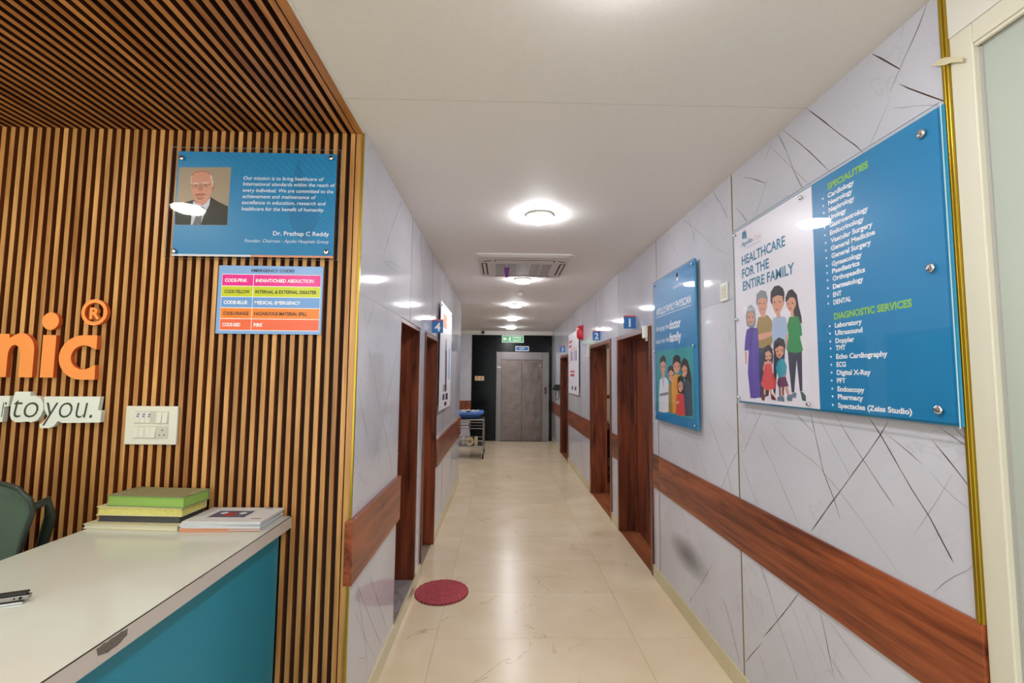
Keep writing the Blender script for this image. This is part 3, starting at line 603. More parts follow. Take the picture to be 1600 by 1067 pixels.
# ---- plaster ceiling
ce = MB(); ce.box(XL, XR+0.6, -3.0, YS, ZC, ZC+0.08); ce.box(XL, XR+0.6, YS, YE+0.1, ZC, ZC+0.08); ce.box(-3.2, XL, YS+0.12, YE+0.1, ZC, ZC+0.08)
ceiling = struct('ceiling', ce, 'plaster')
build('joint_line', MB().box(XL, XR, 1.79, 1.7915, ZC-0.0004, ZC), 'plaster_groove', ceiling)
# ---- slatted wall behind the desk (faces the camera)
wf = struct('wall_front', MB().box(-3.3, XL-0.03, YS+0.022, YS+0.12, 0, ZC+0.08), 'dark_backing')
PITCH, SW = 0.0392, 0.0198
sl_mb = MB().box(0, SW, 0, 0.0235, 0, ZC-0.001); slm = None; csm = None
nsl = 62
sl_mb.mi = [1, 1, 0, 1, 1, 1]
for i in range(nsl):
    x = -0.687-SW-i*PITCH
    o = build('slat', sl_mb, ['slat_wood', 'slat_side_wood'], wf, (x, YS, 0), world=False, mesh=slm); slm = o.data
build('edge_slat', MB().box(-0.6815, XL-0.006, YS-0.001, YS+0.10, 0, ZC-0.001), 'slat_wood', wf)
# ---- slatted ceiling above the desk
cs = struct('ceiling_slatted', MB().box(-3.3, XL-0.002, -2.6, YS+0.022, ZC+0.012, ZC+0.08), 'black_backing')
cs_mb = MB().box(0, SW, 0, YS+2.6, 0, 0.0235)
for i in range(nsl):
    x = -0.687-SW-i*PITCH
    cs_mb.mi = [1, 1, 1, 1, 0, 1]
    o = build('slat', cs_mb, ['ceiling_slat_wood', 'ceiling_slat_side'], cs, (x, -2.6, ZC-0.0105), world=False, mesh=csm); csm = o.data
build('edge_slat', MB().box(-0.6815, XL-0.006, -2.6, YS, ZC-0.012, ZC+0.012), 'ceiling_slat_wood', cs)
build('edge_bead', MB().box(XL-0.006, XL-0.001, -2.6, YS, ZC-0.009, ZC+0.01), 'white_paint', cs)

# ---- marble slabs with their traced veins
def ribbon(mb, pts, w, conv, lift=0.0004, rnd=random):
    """thin uneven vein along a polyline in the slab's plane; conv(a,z,lift)->3D"""
    P = [pts[0]]
    for a, b in zip(pts, pts[1:]):
        d = math.hypot(b[0]-a[0], b[1]-a[1]); k = max(1, int(d/0.05))
        for j in range(1, k+1):
            t = j/k; j_ = 0.0018 if j < k else 0
            P.append((a[0]+(b[0]-a[0])*t+rnd.uniform(-j_, j_), a[1]+(b[1]-a[1])*t+rnd.uniform(-j_, j_)))
    n = len(P); vs = []
    mi = 1 if w >= 1.7 else (2 if w >= 1.1 else 3)
    ww = 0.0010+0.0012*w
    for i, p in enumerate(P):
        q0, q1 = P[max(0, i-1)], P[min(n-1, i+1)]; dx, dz = q1[0]-q0[0], q1[1]-q0[1]; L = math.hypot(dx, dz) or 1
        h = ww*rnd.uniform(0.45, 1.1)*(0.35 if i in (0, n-1) else 1)/1.0/2
        vs += [conv(p[0]-dz/L*h, p[1]+dx/L*h, lift), conv(p[0]+dz/L*h, p[1]-dx/L*h, lift)]
    mb.add(vs, [(2*i, 2*i+1, 2*i+3, 2*i+2) for i in range(n-1)], mi)
def clip_poly(pts, a0, a1, z0, z1):
    """split a polyline into the runs inside the rectangle"""
    out = []; cur = []
    def inside(p): return a0 <= p[0] <= a1 and z0 <= p[1] <= z1
    for a, b in zip(pts, pts[1:]):
        d = math.hypot(b[0]-a[0], b[1]-a[1]); k = max(1, int(d/0.01))
        for j in range(k+1):
            t = j/k; p = (a[0]+(b[0]-a[0])*t, a[1]+(b[1]-a[1])*t)
            if inside(p): cur.append(p)
            elif cur:
                if len(cur) > 2: out.append(cur)
                cur = []
    if len(cur) > 2: out.append(cur)
    res = []
    for c in out:   # thin the samples again
        r = c[::5]
        if r[-1] != c[-1]: r.append(c[-1])
        res.append(r)
    return res
def random_veins(a0, a1, z0, z1, rnd):
    V = []; area = (a1-a0)*(z1-z0)
    for _ in range(max(3, int(area*12))):
        w = rnd.choice([0.6, 0.7, 0.8, 1.0, 1.2, 1.5, 2.0]); ang = rnd.choice([-1, -1, -1, 1])*rnd.uniform(0.95, 1.4)
        x, z = rnd.uniform(a0, a1), rnd.uniform(z0, z1); L = rnd.uniform(0.25, 1.1); pts = []
        k = 5
        for j in range(k+1):
            t = (j/k-0.5)*L; pts.append((x+math.cos(ang)*t+rnd.uniform(-.012, .012), z+math.sin(ang)*t+rnd.uniform(-.012, .012)))
        V.append((w, pts))
    return V
def slab(parent, plane, fixed, a0, a1, z0, z1, traced=None, face=1, seed=0):
    """plane 'x': slab lies on X=fixed facing face*X ; plane 'y': on Y=fixed facing -Y"""
    g = 0.0018; rnd = random.Random(seed*97+int(a0*100)+int(z0*10)); mb = MB(); t = 0.004 if plane == 'x' else 0.012
    if plane == 'x':
        conv = lambda a, z, l: (fixed+face*l, a, z)
        xs = sorted((fixed, fixed-face*t)); mb.box(xs[0], xs[1], a0+g, a1-g, z0+g*0.3, z1-g*0.3)
    else:
        conv = lambda a, z, l: (a, fixed-l, z)
        mb.box(a0+g, a1-g, fixed, fixed+t, z0, z1)
    V = []
    if traced: V = [(w_, p) for w_, p in traced]
    else: V = random_veins(a0, a1, z0, z1, rnd)
    for i, (w_, p) in enumerate(V):
        for run in clip_poly(p, a0+0.003, a1-0.003, z0+0.002, z1-0.002): ribbon(mb, run, w_, conv, 0.0003+0.00001*(i % 20), rnd)
    c = (fixed, a0, z0) if plane == 'x' else (a0, fixed, z0)
    return build('slab', mb, ['wall_marble', 'vein_dark', 'vein_mid', 'vein_faint'], parent, loc=c)

# ---- right wall
D1 = (3.80, 4.92, 2.03); D2 = (5.22, 6.47, 2.035); D3 = (8.66, 9.80, 2.02)   # y0, y1, top
wr = MB()
def wallbox(mb, ya, yb, za, zb): mb.box(XR+0.004, XR+0.22, ya, yb, za, zb)
prev = 1.20
for (a, b, t) in (D1, D2, D3):
    wallbox(wr, prev, a, 0, ZC); wallbox(wr, a, b, t, ZC); prev = b
wallbox(wr, prev, YE+0.1, 0, ZC)
wall_r = struct('wall_right', wr, 'grout')
def run_slabs(parent, plane, fixed, joints, z0, z1, traced, tr_lim, face, seed):
    for a, b in zip(joints, joints[1:]):
        if b-a < 0.03: continue
        slab(parent, plane, fixed, a, b, z0, z1, traced if (a < tr_lim) else None, face, seed)
    for a in joints[1:-1]:
        near = abs(fixed-XR) < 0.01; h = 0.0050 if near else 0.0022
        xs = sorted((fixed, fixed+face*0.0012)); build('joint_trim', MB().box(xs[0], xs[1], a-h, a+h, z0+0.001, z1-0.001), 'bronze' if near else 'joint_dark', parent)
for z0, z1 in ((BASE, BB), (BT, 2.03)):
    run_slabs(wall_r, 'x', XR, [1.20, 2.42, 3.66, 3.80], z0, z1, VR, 3.7, -1, 1)
    run_slabs(wall_r, 'x', XR, [4.92, 5.22], z0, z1, None, 0, -1, 2)
    run_slabs(wall_r, 'x', XR, [6.47, 7.30, 8.50, 8.66], z0, z1, None, 0, -1, 3)
    run_slabs(wall_r, 'x', XR, [9.80, 10.98, YE], z0, z1, None, 0, -1, 4)
run_slabs(wall_r, 'x', XR, [1.20, 2.42, 3.66, 4.88, 6.09, 7.30, 8.50, 9.72, 10.98, YE], 2.03, ZC, VR, 3.7, -1, 5)
for a, b in ((1.20, D1[0]), (D1[1], D2[0]), (D2[1], D3[0]), (D3[1], YE)):
    y_ = a
    while y_ < b-0.02:      # laminate band in board lengths
        y2 = min(y_+2.44, b)
        build('band_board', MB().box(XR-0.010, XR+0.012, y_+0.0005, y2-0.0005, BB, BT), 'band_wood', wall_r, loc=(XR, y_, BB), bevel=0.0015); y_ = y2
    struct_b = build('skirting', MB().box(XR-0.012, XR+0.012, a, b, 0, BASE), 'skirting_marble', None, bevel=0.001)
    struct_b.name = 'baseboard_right'; struct_b['kind'] = 'structure'
struct('trim_1', MB().box(XR-0.009, XR+0.01, 1.197, 1.216, BT, ZC).box(XR-0.013, XR-0.009, 1.203, 1.210, BT, ZC), 'gold', bevel=0.0015)
# grey patch on the lower slab, fading out to soft edges
build('soft_patch', MB().flat([(0, -0.34, -0.12), (0, 0.34, -0.12), (0, 0.34, 0.12), (0, -0.34, 0.12)]), 'grey_fade', wall_r, (XR-0.002, 3.12, 0.42), world=False)
# ---- left wall
DA = (2.915, 3.62, 1.965); DB = (3.80, 4.52, 1.95); YL1 = 7.05
wl = MB()
def wlb(mb, ya, yb, za, zb): mb.box(XL-0.20, XL-0.004, ya, yb, za, zb)
wlb(wl, YS+0.12, DA[0], 0, ZC); wlb(wl, DA[0], DA[1], DA[2], ZC); wlb(wl, DA[1], DB[0], 0, ZC); wlb(wl, DB[0], DB[1], DB[2], ZC); wlb(wl, DB[1], YL1-0.012, 0, ZC)
wall_l = struct('wall_left', wl, 'grout')
for z0, z1 in ((BASE, BB), (BT, 1.965)):
    run_slabs(wall_l, 'x', XL, [YS+0.002, DA[0]], z0, z1, VL, 3.0, 1, 11)
    run_slabs(wall_l, 'x', XL, [DB[1], 5.10, 6.05, YL1], z0, z1, None, 0, 1, 12)
slab(wall_l, 'x', XL, DA[1], DB[0], BASE, 1.965, None, 1, 16)
run_slabs(wall_l, 'x', XL, [YS+0.002, 3.18, 4.15, 5.10, 6.05, YL1], 1.965, ZC, VL, 2.5, 1, 13)
def lboard(a, b): return build('band_board', MB().box(XL-0.012, XL+0.024, a, b, BB, BT), 'band_wood', wall_l, loc=(XL, a, BB), bevel=0.0015)
lboard(2.0, DA[0]); lboard(DB[1], YL1)
for a, b in ((YS, DA[0]), (DA[1], DB[0]), (DB[1], YL1)):
    o = struct('baseboard_left', MB().box(XL-0.012, XL+0.012, a, b, 0, BASE), 'skirting_marble', bevel=0.001)
struct('trim_2', MB().box(XL-0.008, XL+0.0015, YS-0.010, YS+0.003, BT, ZC-0.012).box(XL-0.008, XL+0.0015, YS-0.010, YS+0.003, 0, BB), 'gold', bevel=0.001)
# end return of the left wall and the alcove beyond
al = MB(); al.box(-2.3, -2.2, YL1, YE, 0, ZC); al.box(-2.3, XL-0.012, YL1-0.212, YL1-0.012, 0, ZC)
wall_a = struct('wall_alcove', al, 'white_paint')
slab(wall_a, 'y', YL1+0.0, -0.9, XL-0.003, 0, ZC, None, 1, 20).rotation_euler = (0, 0, 0)
# ---- end wall: marble to the left, black granite around the lift
ew = struct('wall_end', MB().box(-2.3, XR+0.02, YE+0.012, YE+0.2, 0, ZC), 'grout')
GX = -0.765
slab(ew, 'y', YE, -1.90, GX-0.012, BT, ZC-0.10, None, 1, 21); slab(ew, 'y', YE, -1.90, GX-0.012, 0, BB, None, 1, 22)
build('band_board', MB().box(-1.90, GX-0.012, YE-0.014, YE+0.012, BB, BT), 'band_wood', ew)
LX0, LX1, LZ = -0.150, 1.155, 2.19
for a, b, c_, d_ in ((GX, LX0, 0, 1.20), (GX, LX0, 1.203, 2.30), (GX, LX0, 2.303, ZC-0.10), (LX0+0.002, LX1, LZ, ZC-0.10), (LX1, XR-0.01, 0, ZC-0.10)):
    build('granite_slab', MB().box(a, b-0.002, YE-0.002, YE+0.012, c_, d_), 'black_granite', ew, bevel=0.0008)
build('corner_bead', MB().box(GX-0.012, GX-0.001, YE-0.008, YE+0.01, BT, ZC-0.10), 'skirting_marble', ew)
build('beam', MB().box(-2.2, XR, YE-0.05, YE+0.012, ZC-0.10, ZC), 'white_paint', ew)

# ---- doors
def jamb_right(n, D, label, closed=True):
    y0, y1, t = D; f = 0.045; x0, x1 = XR-0.014, XR+0.22; z0 = 0.003
    d = tagp(build('door_%d' % n, MB().box(x0, x1, y0, y0+f, z0, t).box(x0, x1, y1-f, y1, z0, t), 'frame_wood', bevel=0.002), label, None, kind='structure')
    build('head', MB().box(x0, x1, y0+f, y1-f, t-f, t), 'frame_wood_horizontal', d, bevel=0.002)
    for k in range(3):
        a = XR-0.002+k*0.073; build('threshold_plank', MB().box(a, a+0.0722, y0+f, y1-f, 0.0, 0.005), 'floor_wood', d)
    return d
d1 = jamb_right(1, D1, 'dark wood doorway under the blue number 1 sign')
lf = build('leaf', MB().box(XR+0.175, XR+0.213, D1[0]+0.05, D1[1]-0.05, 0.008, D1[2]-0.05), 'frame_wood', d1)
build('door_stop', MB().box(XR+0.150, XR+0.174, D1[0]+0.046, D1[0]+0.062, 0.006, D1[2]-0.046).box(XR+0.150, XR+0.174, D1[1]-0.062, D1[1]-0.046, 0.006, D1[2]-0.046), 'frame_wood', d1)
build('handle', MB().tube([(XR+0.176, D1[0]+0.14, 1.02), (XR+0.135, D1[0]+0.14, 1.02), (XR+0.135, D1[0]+0.26, 1.02)], 0.008), 'steel', lf)
d2 = jamb_right(2, D2, 'open dark wood doorway under the blue number 2 sign')
lf = build('leaf', MB().box(XR+0.23, XR+0.99, D2[1]-0.045, D2[1]-0.01, 0.008, D2[2]-0.05), 'frame_wood', d2)   # swung into the room
build('handle', MB().tube([(XR+0.92, D2[1]-0.045, 1.02), (XR+0.92, D2[1]-0.085, 1.02), (XR+0.80, D2[1]-0.085, 1.02)], 0.008), 'steel', lf)
bpy.data.objects.remove(lf.children[0]); bpy.data.objects.remove(lf)
d3 = jamb_right(3, D3, 'dark wood doorway under the blue number 3 sign')
lf = build('leaf', MB().box(XR+0.175, XR+0.213, D3[0]+0.05, D3[1]-0.05, 0.008, D3[2]-0.05), 'frame_wood', d3)
build('handle', MB().tube([(XR+0.176, D3[0]+0.14, 1.02), (XR+0.135, D3[0]+0.14, 1.02), (XR+0.135, D3[0]+0.26, 1.02)], 0.008), 'steel', lf)
def jamb_left(n, D, label, zf, prot):
    y0, y1, t = D; f = 0.028; x0, x1 = XL-0.20, XL+prot
    d = tagp(build('door_%d' % n, MB().box(x0, x1, y0, y0+f, zf, t).box(x0, x1, y1-f, y1, zf, t), 'frame_wood', bevel=0.0015), label, None, kind='structure')
    build('head', MB().box(x0, x1, y0+f, y1-f, t-f, t), 'frame_wood_horizontal', d, bevel=0.0015)
    lf = build('leaf', MB().box(x0+0.005, x0+0.04, y0+f+0.003, y1-f-0.003, zf+0.004, t-f-0.003), 'frame_wood', d)
    build('handle', MB().tube([(x0+0.04, y1-f-0.09, 1.02), (x0+0.08, y1-f-0.09, 1.02), (x0+0.08, y1-f-0.2, 1.02)], 0.008), 'steel', lf)
    return d
d4 = jamb_left(4, DB, 'dark wood doorway under the blue number 4 sign on the left wall', 0.003, 0.012)
build('door_stop', MB().box(XL-0.115, XL-0.095, DB[1]-0.05, DB[1]-0.028, 0.003, DB[2]-0.03), 'frame_wood', d4)
d5 = jamb_left(5, DA, 'unnumbered dark wood doorway nearest on the left wall with a raised grey marble sill', 0.062, -0.004)
build('sill', MB().box(XL-0.20, XL-0.004, DA[0], DA[1], -0.004, 0.060), 'grey_marble', d5)
build('sill_edge', MB().box(XL-0.006, XL+0.012, DA[0], DA[1], 0, 0.072), 'skirting_marble', d5, bevel=0.001)

# ---- room seen through doorway 2
rb = MB(); rx0 = XR+0.22
rb.box(rx0, 3.4, 8.35, 8.45, 0, ZC); rb.box(3.4, 3.5, 5.0, 8.45, 0, ZC); rb.box(rx0, 3.4, 4.95, 5.05, 0, ZC); rb.box(rx0, 3.4, 5.0, 8.4, ZC-0.2, ZC-0.1)
room = struct('wall_consulting_room', rb, 'cream_paint')
struct('floor_consulting_room', MB().box(rx0, 3.4, 5.0, 8.4, -0.05, 0.0), 'floor_wood')
struct('trim_3', MB().box(rx0, 3.4, 8.325, 8.35, 1.22, 1.27), 'frame_wood_horizontal')
# ---- right foreground: post, header box and glazed panel
struct('trim_4', MB().box(XR-0.002, XR+0.15, 1.135, 1.197, 0, 2.552), 'cream_paint', bevel=0.003)
struct('trim_5', MB().box(XR-0.004, XR+0.25, -3.0, 1.197, 2.552, ZC+0.02), 'white_paint', bevel=0.002)
struct('trim_6', MB().box(XR-0.002, XR+0.05, -3.0, 1.1345, 2.495, 2.5515).box(XR+0.002, XR+0.012, -3.0, 1.1345, 2.485, 2.495), 'cream_paint', bevel=0.002)
win = struct('window_1', MB().box(XR+0.018, XR+0.026, -3.0, 1.142, 0.02, 2.50), 'door_glass')
build('seal', MB().box(XR+0.014, XR+0.030, 1.126, 1.136, 0.02, 2.49).box(XR+0.014, XR+0.03, -3.0, 1.13, 2.482, 2.49), 'plastic_grey', win)
build('bottom_rail', MB().box(XR+0.0, XR+0.04, -3.0, 1.14, 0.0, 0.05), 'steel', win)
struct('wall_behind_glass', MB().box(XR+0.15, XR+0.25, -3.0, 1.197, 0, 2.56), 'white_paint')
# ---- rest of the reception (behind the camera; it lights and mirrors)
struct('wall_left_reception', MB().box(-3.4, -3.3, -3.0, YS+0.1, 0, ZC+0.08), 'cream_paint')

# ================================================================= THINGS ON THE SLATTED WALL
# mission board
def ring_fix(mb, c, axis, r=0.011, l=0.03): mb.lathe([(r*0.6, -l), (r*0.6, 0), (r, 0.0), (r, 0.004), (r*0.8, 0.0065), (0.0, 0.0065)], c, axis, 16)
M0x, M1x, M0z, M1z = -1.490, -0.737, 2.102, 2.607
mb_ = thing('mission_board', 'blue acrylic board with a portrait photo and a mission quotation on the slatted wall', 'sign', (M0x, 2.03, M0z))
build('printed_panel', MB().box(M0x+0.026, M1x-0.020, 2.022, 2.027, M0z+0.017, M1z-0.017), 'sign_blue', mb_)
build('clear_sheet', sheet(M0x, M1x, 2.0165, 2.0205, M0z, M1z, 'y'), ['acrylic', 'acrylic_rim'], mb_, label='clear acrylic sheet with a wide margin')
PY = 2.0218
PY = 2.0216; pt = MB(); U = (1, 0, 0); W = (0, 0, 1)
for s_, x, z, wd in (("Our mission is to bring healthcare of", -1.169, 2.464, .356), ("International standards within the reach of", -1.169, 2.437, .408), ("every individual. We are committed to the", -1.169, 2.408, .402), ("achievement and maintenance of", -1.169, 2.380, .325), ("excellence in education, research and", -1.170, 2.352, .370), ("healthcare for the benefit of humanity.", -1.170, 2.323, .365)):
    put_text(pt, s_, (x, PY, z), U, W, 0.0165, wd, shear=0.12, bold=0.006)
put_text(pt, 'Dr. Prathap C Reddy', (-1.026, PY, 2.212), U, W, 0.019, .247, bold=0.012)
put_text(pt, 'Founder, Chairman - Apollo Hospitals Group', (-1.149, PY, 2.179), U, W, 0.0145, .369, shear=0.2, bold=-0.008)
build('lettering', pt, 'print_white', mb_, kind='stuff')
qm = MB(); put_text(qm, '\u201c', (-1.215, PY, 2.43), U, W, 0.085, 0.045, bold=0.02); put_text(qm, '\u201d', (-0.815, PY, 2.24), U, W, 0.085, 0.045, bold=0.02)
fx = [(-0.93, 2.57), (-0.945, 2.5), (-0.94, 2.43), (-0.965, 2.34), (-0.955, 2.27), (-0.92, 2.21), (-0.87, 2.17), (-0.85, 2.16), (-0.87, 2.20), (-0.845, 2.24), (-0.825, 2.29), (-0.83, 2.35), (-0.865, 2.41), (-0.905, 2.49)]
qm.flat([(x, 2.02195, z) for x, z in fx], 1)
build('quotation_marks_and_flame', qm, ['acrylic_edge', 'sign_blue_dark'], mb_, kind='stuff')
build('stripe', MB().box(M0x+0.026, -1.119, PY, 2.022, 2.113, 2.122).box(-1.119, M1x-0.020, PY, 2.022, 2.113, 2.122, 1), ['paper_white', 'salmon'], mb_, kind='stuff')
illustrate('portrait_photo', POR, lambda p, l: (p[0], PY-0.0002-l, p[1]), mb_, 0.000012)
for x, z in ((-1.443, 2.556), (-0.781, 2.569), (-1.452, 2.133), (-0.786, 2.138)):
    m_ = MB(); m_.lathe([(0.007, 0.03), (0.007, 0.0), (0.011, 0.0), (0.011, -0.004), (0.008, -0.0065), (0, -0.0065)], (x, 2.0165, z), 1, 16); build('standoff', m_, 'chrome', mb_)
# emergency code sheet
E0, E1, EZ0, EZ1 = -1.266, -0.805, 1.773, 2.078
em = thing('emergency_code_sheet', 'laminated emergency code chart with pink, yellow, blue, orange and red rows', 'sign', (E0, 2.04, EZ0))
build('sheet', MB().box(E0, E1, 2.040, 2.048, EZ0, EZ1), 'code_border', em, bevel=0.001)
rows_ = [('code_pink', 1.987, 2.037, 'CODE-PINK', 'INFANT/CHIED ABDUCTION', 0.255, 'w'), ('code_yellow', 1.939, 1.984, 'CODE-YELLOW', 'INTERNAL & EXTERNAL DISASTER', 0.270, 'k'), ('code_blue', 1.890, 1.936, 'CODE-BLUE', 'MEDICAL EMERGENCY', 0.200, 'w'), ('code_orange', 1.841, 1.887, 'CODE-ORANGE', 'HAZARDOUS MATERIAL SPILL', 0.232, 'k'), ('code_red', 1.790, 1.838, 'CODE-RED', 'FIRE', 0.038, 'w')]
tx = MB(); wid = [.099, .112, .104, .112, .078]
put_text(tx, 'EMERGENCY CODES', (-1.121, 2.0390, 2.050), U, W, 0.013, 0.19, bold=0.015, mi=1)
gridw = MB().box(-1.2485, -0.8135, 2.0394, 2.040, 1.7875, 2.0395)
build('table_grid', gridw, 'print_white', em)
for i, (m_, a, b, l_, r_, wd, k) in enumerate(rows_):
    build('row', MB().box(-1.247, -1.112, 2.0390, 2.0394, a, b).box(-1.1095, -0.815, 2.0390, 2.0394, a, b), m_, em)
    put_text(tx, l_, (-1.236, 2.0388, (a+b)/2-0.008), U, W, 0.0155, wid[i], bold=0.03, mi=0 if k == 'w' else 1)
    put_text(tx, r_, (-1.100, 2.0388, (a+b)/2-0.008), U, W, 0.0155, wd, bold=0.03, mi=0 if k == 'w' else 1)
build('lettering', tx, ['print_white', 'ink'], em, kind='stuff')
# switch plate
sp = thing('switch_plate', 'large off-white electrical switch and socket plate on the slatted wall', 'switch', (-1.515, 2.045, 1.37))
build('plate', MB().box(-1.625, -1.404, 2.036, 2.0485, 1.289, 1.454), 'plastic_white', sp, bevel=0.004, seg=3)
build('module_row', MB().box(-1.584, -1.440, 2.0335, 2.037, 1.379, 1.432), 'plastic_warm', sp, bevel=0.001)
build('module_row', MB().box(-1.584, -1.440, 2.0335, 2.037, 1.316, 1.368), 'plastic_warm', sp, bevel=0.001)
for x, z, on in ((-1.479, 1.405, 1), (-1.454, 1.405, 1), (-1.575, 1.342, 0), (-1.551, 1.342, 0), (-1.526, 1.342, 0), (-1.502, 1.342, 1), (-1.574, 1.405, 0), (-1.551, 1.405, 0), (-1.528, 1.405, 0)):
    r = MB(); t_ = 0.006 if on else 0.0015
    r.add([(x-0.0108, 2.0335, z-0.023), (x+0.0108, 2.0335, z-0.023), (x+0.0108, 2.0335, z+0.023), (x-0.0108, 2.0335, z+0.023), (x-0.0108, 2.0335-t_, z-0.022), (x+0.0108, 2.0335-t_, z-0.022), (x+0.0108, 2.0325, z+0.022), (x-0.0108, 2.0325, z+0.022)], [(4, 5, 6, 7), (0, 1, 5, 4), (1, 2, 6, 5), (2, 3, 7, 6), (3, 0, 4, 7)])
    build('rocker', r, 'plastic_white', sp)
bl = MB()
for x in (-1.571, -1.547, -1.523):
    put_text(bl, 'GE', (x-0.004, 2.0318, 1.416), U, W, 0.0065, 0.012, bold=0.03); put_text(bl, 'ER', (x-0.004, 2.0318, 1.4065), U, W, 0.0065, 0.010, bold=0.03)
build('blue_marking', bl, 'switch_blue', sp, kind='stuff')
so = MB()
for x, z in ((-1.463, 1.352), (-1.473, 1.331), (-1.454, 1.331)): so.lathe([(0.0026, 0), (0.0026, -0.0006)], (x, 2.0334, z), 1, 10)
build('socket_holes', so, 'hole_black', sp, kind='stuff')
# orange letters
LY0, LY1 = 2.030, 2.048
def outline_arc(cx, cz, rx, rz, a0, a1, n): return [(cx+rx*math.cos(math.radians(a0+(a1-a0)*i/n)), cz+rz*math.sin(math.radians(a0+(a1-a0)*i/n))) for i in range(n+1)]
def letter_prism(mb, pts, mi=0, side=1): mb.prism([(p[0], p[1]) for p in pts], (0, LY1, 0), (1, 0, 0), (0, 0, 1), (0, LY0-LY1, 0), mi, side)
LM = ['letter_orange', 'letter_orange_side']
lc = MB(); cx, cz = -1.822, 1.6615
letter_prism(lc, [(-1.765, 1.758)]+outline_arc(cx, cz, 0.100, 0.0965, 92, 268, 26)+[(-1.763, 1.565), (-1.765, 1.629)]+list(reversed(outline_arc(cx+0.004, cz, 0.053, 0.0525, 62, 298, 20)))+[(-1.765, 1.696)])
tagp(build('sign_letter', lc, LM, loc=(-1.82, 2.04, 1.66)), 'raised orange letter c on the slatted wall', 'letter', 'raised orange letters')
li = thing('sign_letter', 'raised orange letter i between the n and the c', 'letter', (-1.967, 2.04, 1.57), 'raised orange letters')
m_ = MB(); letter_prism(m_, [(-1.996, 1.573), (-1.940, 1.573), (-1.940, 1.757), (-1.996, 1.757)]); build('stem', m_, LM, li)
m_ = MB(); letter_prism(m_, outline_arc(-1.970, 1.818, 0.036, 0.0385, 0, 345, 23)); build('dot', m_, LM, li)
m_ = MB(); letter_prism(m_, [(-2.195, 1.573), (-2.140, 1.573), (-2.140, 1.66)]+list(reversed(outline_arc(-2.1135, 1.665, 0.0265, 0.048, 0, 180, 12)))+[(-2.087, 1.573), (-2.029, 1.573)]+outline_arc(-2.092, 1.688, 0.063, 0.077, 0, 92, 12)+[(-2.115, 1.757), (-2.138, 1.742), (-2.140, 1.760), (-2.195, 1.760)])
tagp(build('sign_letter', m_, LM, loc=(-2.11, 2.04, 1.57)), 'raised orange letter n cut by the left edge of the photo', 'letter', 'raised orange letters')
rg = thing('registered_mark', 'raised orange circled R mark above the letter c', 'letter', (-1.786, 2.04, 1.858), 'raised orange letters')
m_ = MB(); o1 = outline_arc(-1.786, 1.859, 0.056, 0.0575, 0, 350, 35); o2 = outline_arc(-1.786, 1.859, 0.041, 0.042, 0, 350, 35); k = 36
vs = [(p[0], LY0, p[1]) for p in o1]+[(p[0], LY0, p[1]) for p in o2]+[(p[0], LY1, p[1]) for p in o1]+[(p[0], LY1, p[1]) for p in o2]
m_.add(vs, [(i, (i+1) % k, k+(i+1) % k, k+i) for i in range(k)], 0)
m_.add(vs, [(i, 2*k+i, 2*k+(i+1) % k, (i+1) % k) for i in range(k)]+[(k+i, k+(i+1) % k, 3*k+(i+1) % k, 3*k+i) for i in range(k)], 1); build('ring', m_, LM, rg)
m_ = MB(); put_text(m_, 'R', (-1.806, LY1, 1.831), U, W, 0.052, 0.044, bold=0.035, ext=0.1, depth=0.018, lift=0.0); build('letter_r', m_, 'letter_orange', rg)
# tagline in white foam
tg = thing('tagline_sign', 'white raised tagline board reading "to you." in thin grey italics below the orange letters', 'sign', (-1.95, 2.04, 1.36))
for P_ in TAGS:
    m_ = MB(); m_.prism(P_, (0, 2.048, 0), (1, 0, 0), (0, 0, 1), (0, -0.020, 0)); build('backing', m_, 'sign_foam', tg, bevel=0.0015)
tt = MB()
for s_, x, wd in (('r', -2.141, .020), ('to', -2.095, .108), ('you.', -1.966, .207)):
    put_text(tt, s_, (x, 2.0275, 1.401), U, W, 0.098, wd, bold=-0.012, shear=0.17)
build('lettering', tt, 'text_dark', tg, kind='stuff')

# ================================================================= DESK
DX0, DX1, DZ = -1.612, -0.897, 0.99
dk = thing('reception_desk', 'reception desk with white worktop and turquoise front panel', 'desk', (DX0, -0.4, 0))
build('worktop', MB().box(DX0, DX1-0.002, -0.40, YS-0.006, DZ-0.046, DZ), 'desk_top', dk, bevel=0.001)
build('edge_band', MB().box(DX1-0.002, DX1, -0.40, YS-0.006, DZ-0.047, DZ-0.0012), 'desk_edge', dk)
build('edge_seam', MB().box(DX1-0.0035, DX1+0.0003, -0.40, YS-0.006, DZ-0.0012, DZ+0.0002), 'dark_line', dk)
build('front_panel', MB().box(DX1-0.068, DX1-0.050, -0.38, YS-0.008, 0.0, DZ-0.046), 'turquoise', dk, bevel=0.001)
build('side_panel', MB().box(DX0+0.03, DX1-0.068, -0.38, -0.36, 0.0, DZ-0.046), 'turquoise', dk)
build('side_panel', MB().box(DX0+0.03, DX1-0.068, YS-0.03, YS-0.012, 0.0, DZ-0.046), 'desk_edge', dk)
ch_ = MB(); rr = random.Random(3)
pts_ = [(1.090+0.085*t+rr.uniform(-.002, .002), DZ-0.003-0.004*rr.random()) for t in [i/9 for i in range(10)]]+[(1.175-0.080*t, DZ-0.020-0.010*math.sin(t*3.1)-rr.random()*0.003) for t in [i/9 for i in range(10)]]
ch_.flat([(DX1+0.0006, y, z) for y, z in pts_]); 
for y, z in ((0.905, .966), (0.925, .970), (0.955, .975), (1.45, .985)): ch_.flat([(DX1+0.0006, y+0.004*math.cos(a), z+0.0015*math.sin(a)) for a in [i*math.pi/3 for i in range(6)]])
build('chipped_patch', ch_, 'chip_grey', dk, label='worn grey chip in the white edge', kind='stuff')

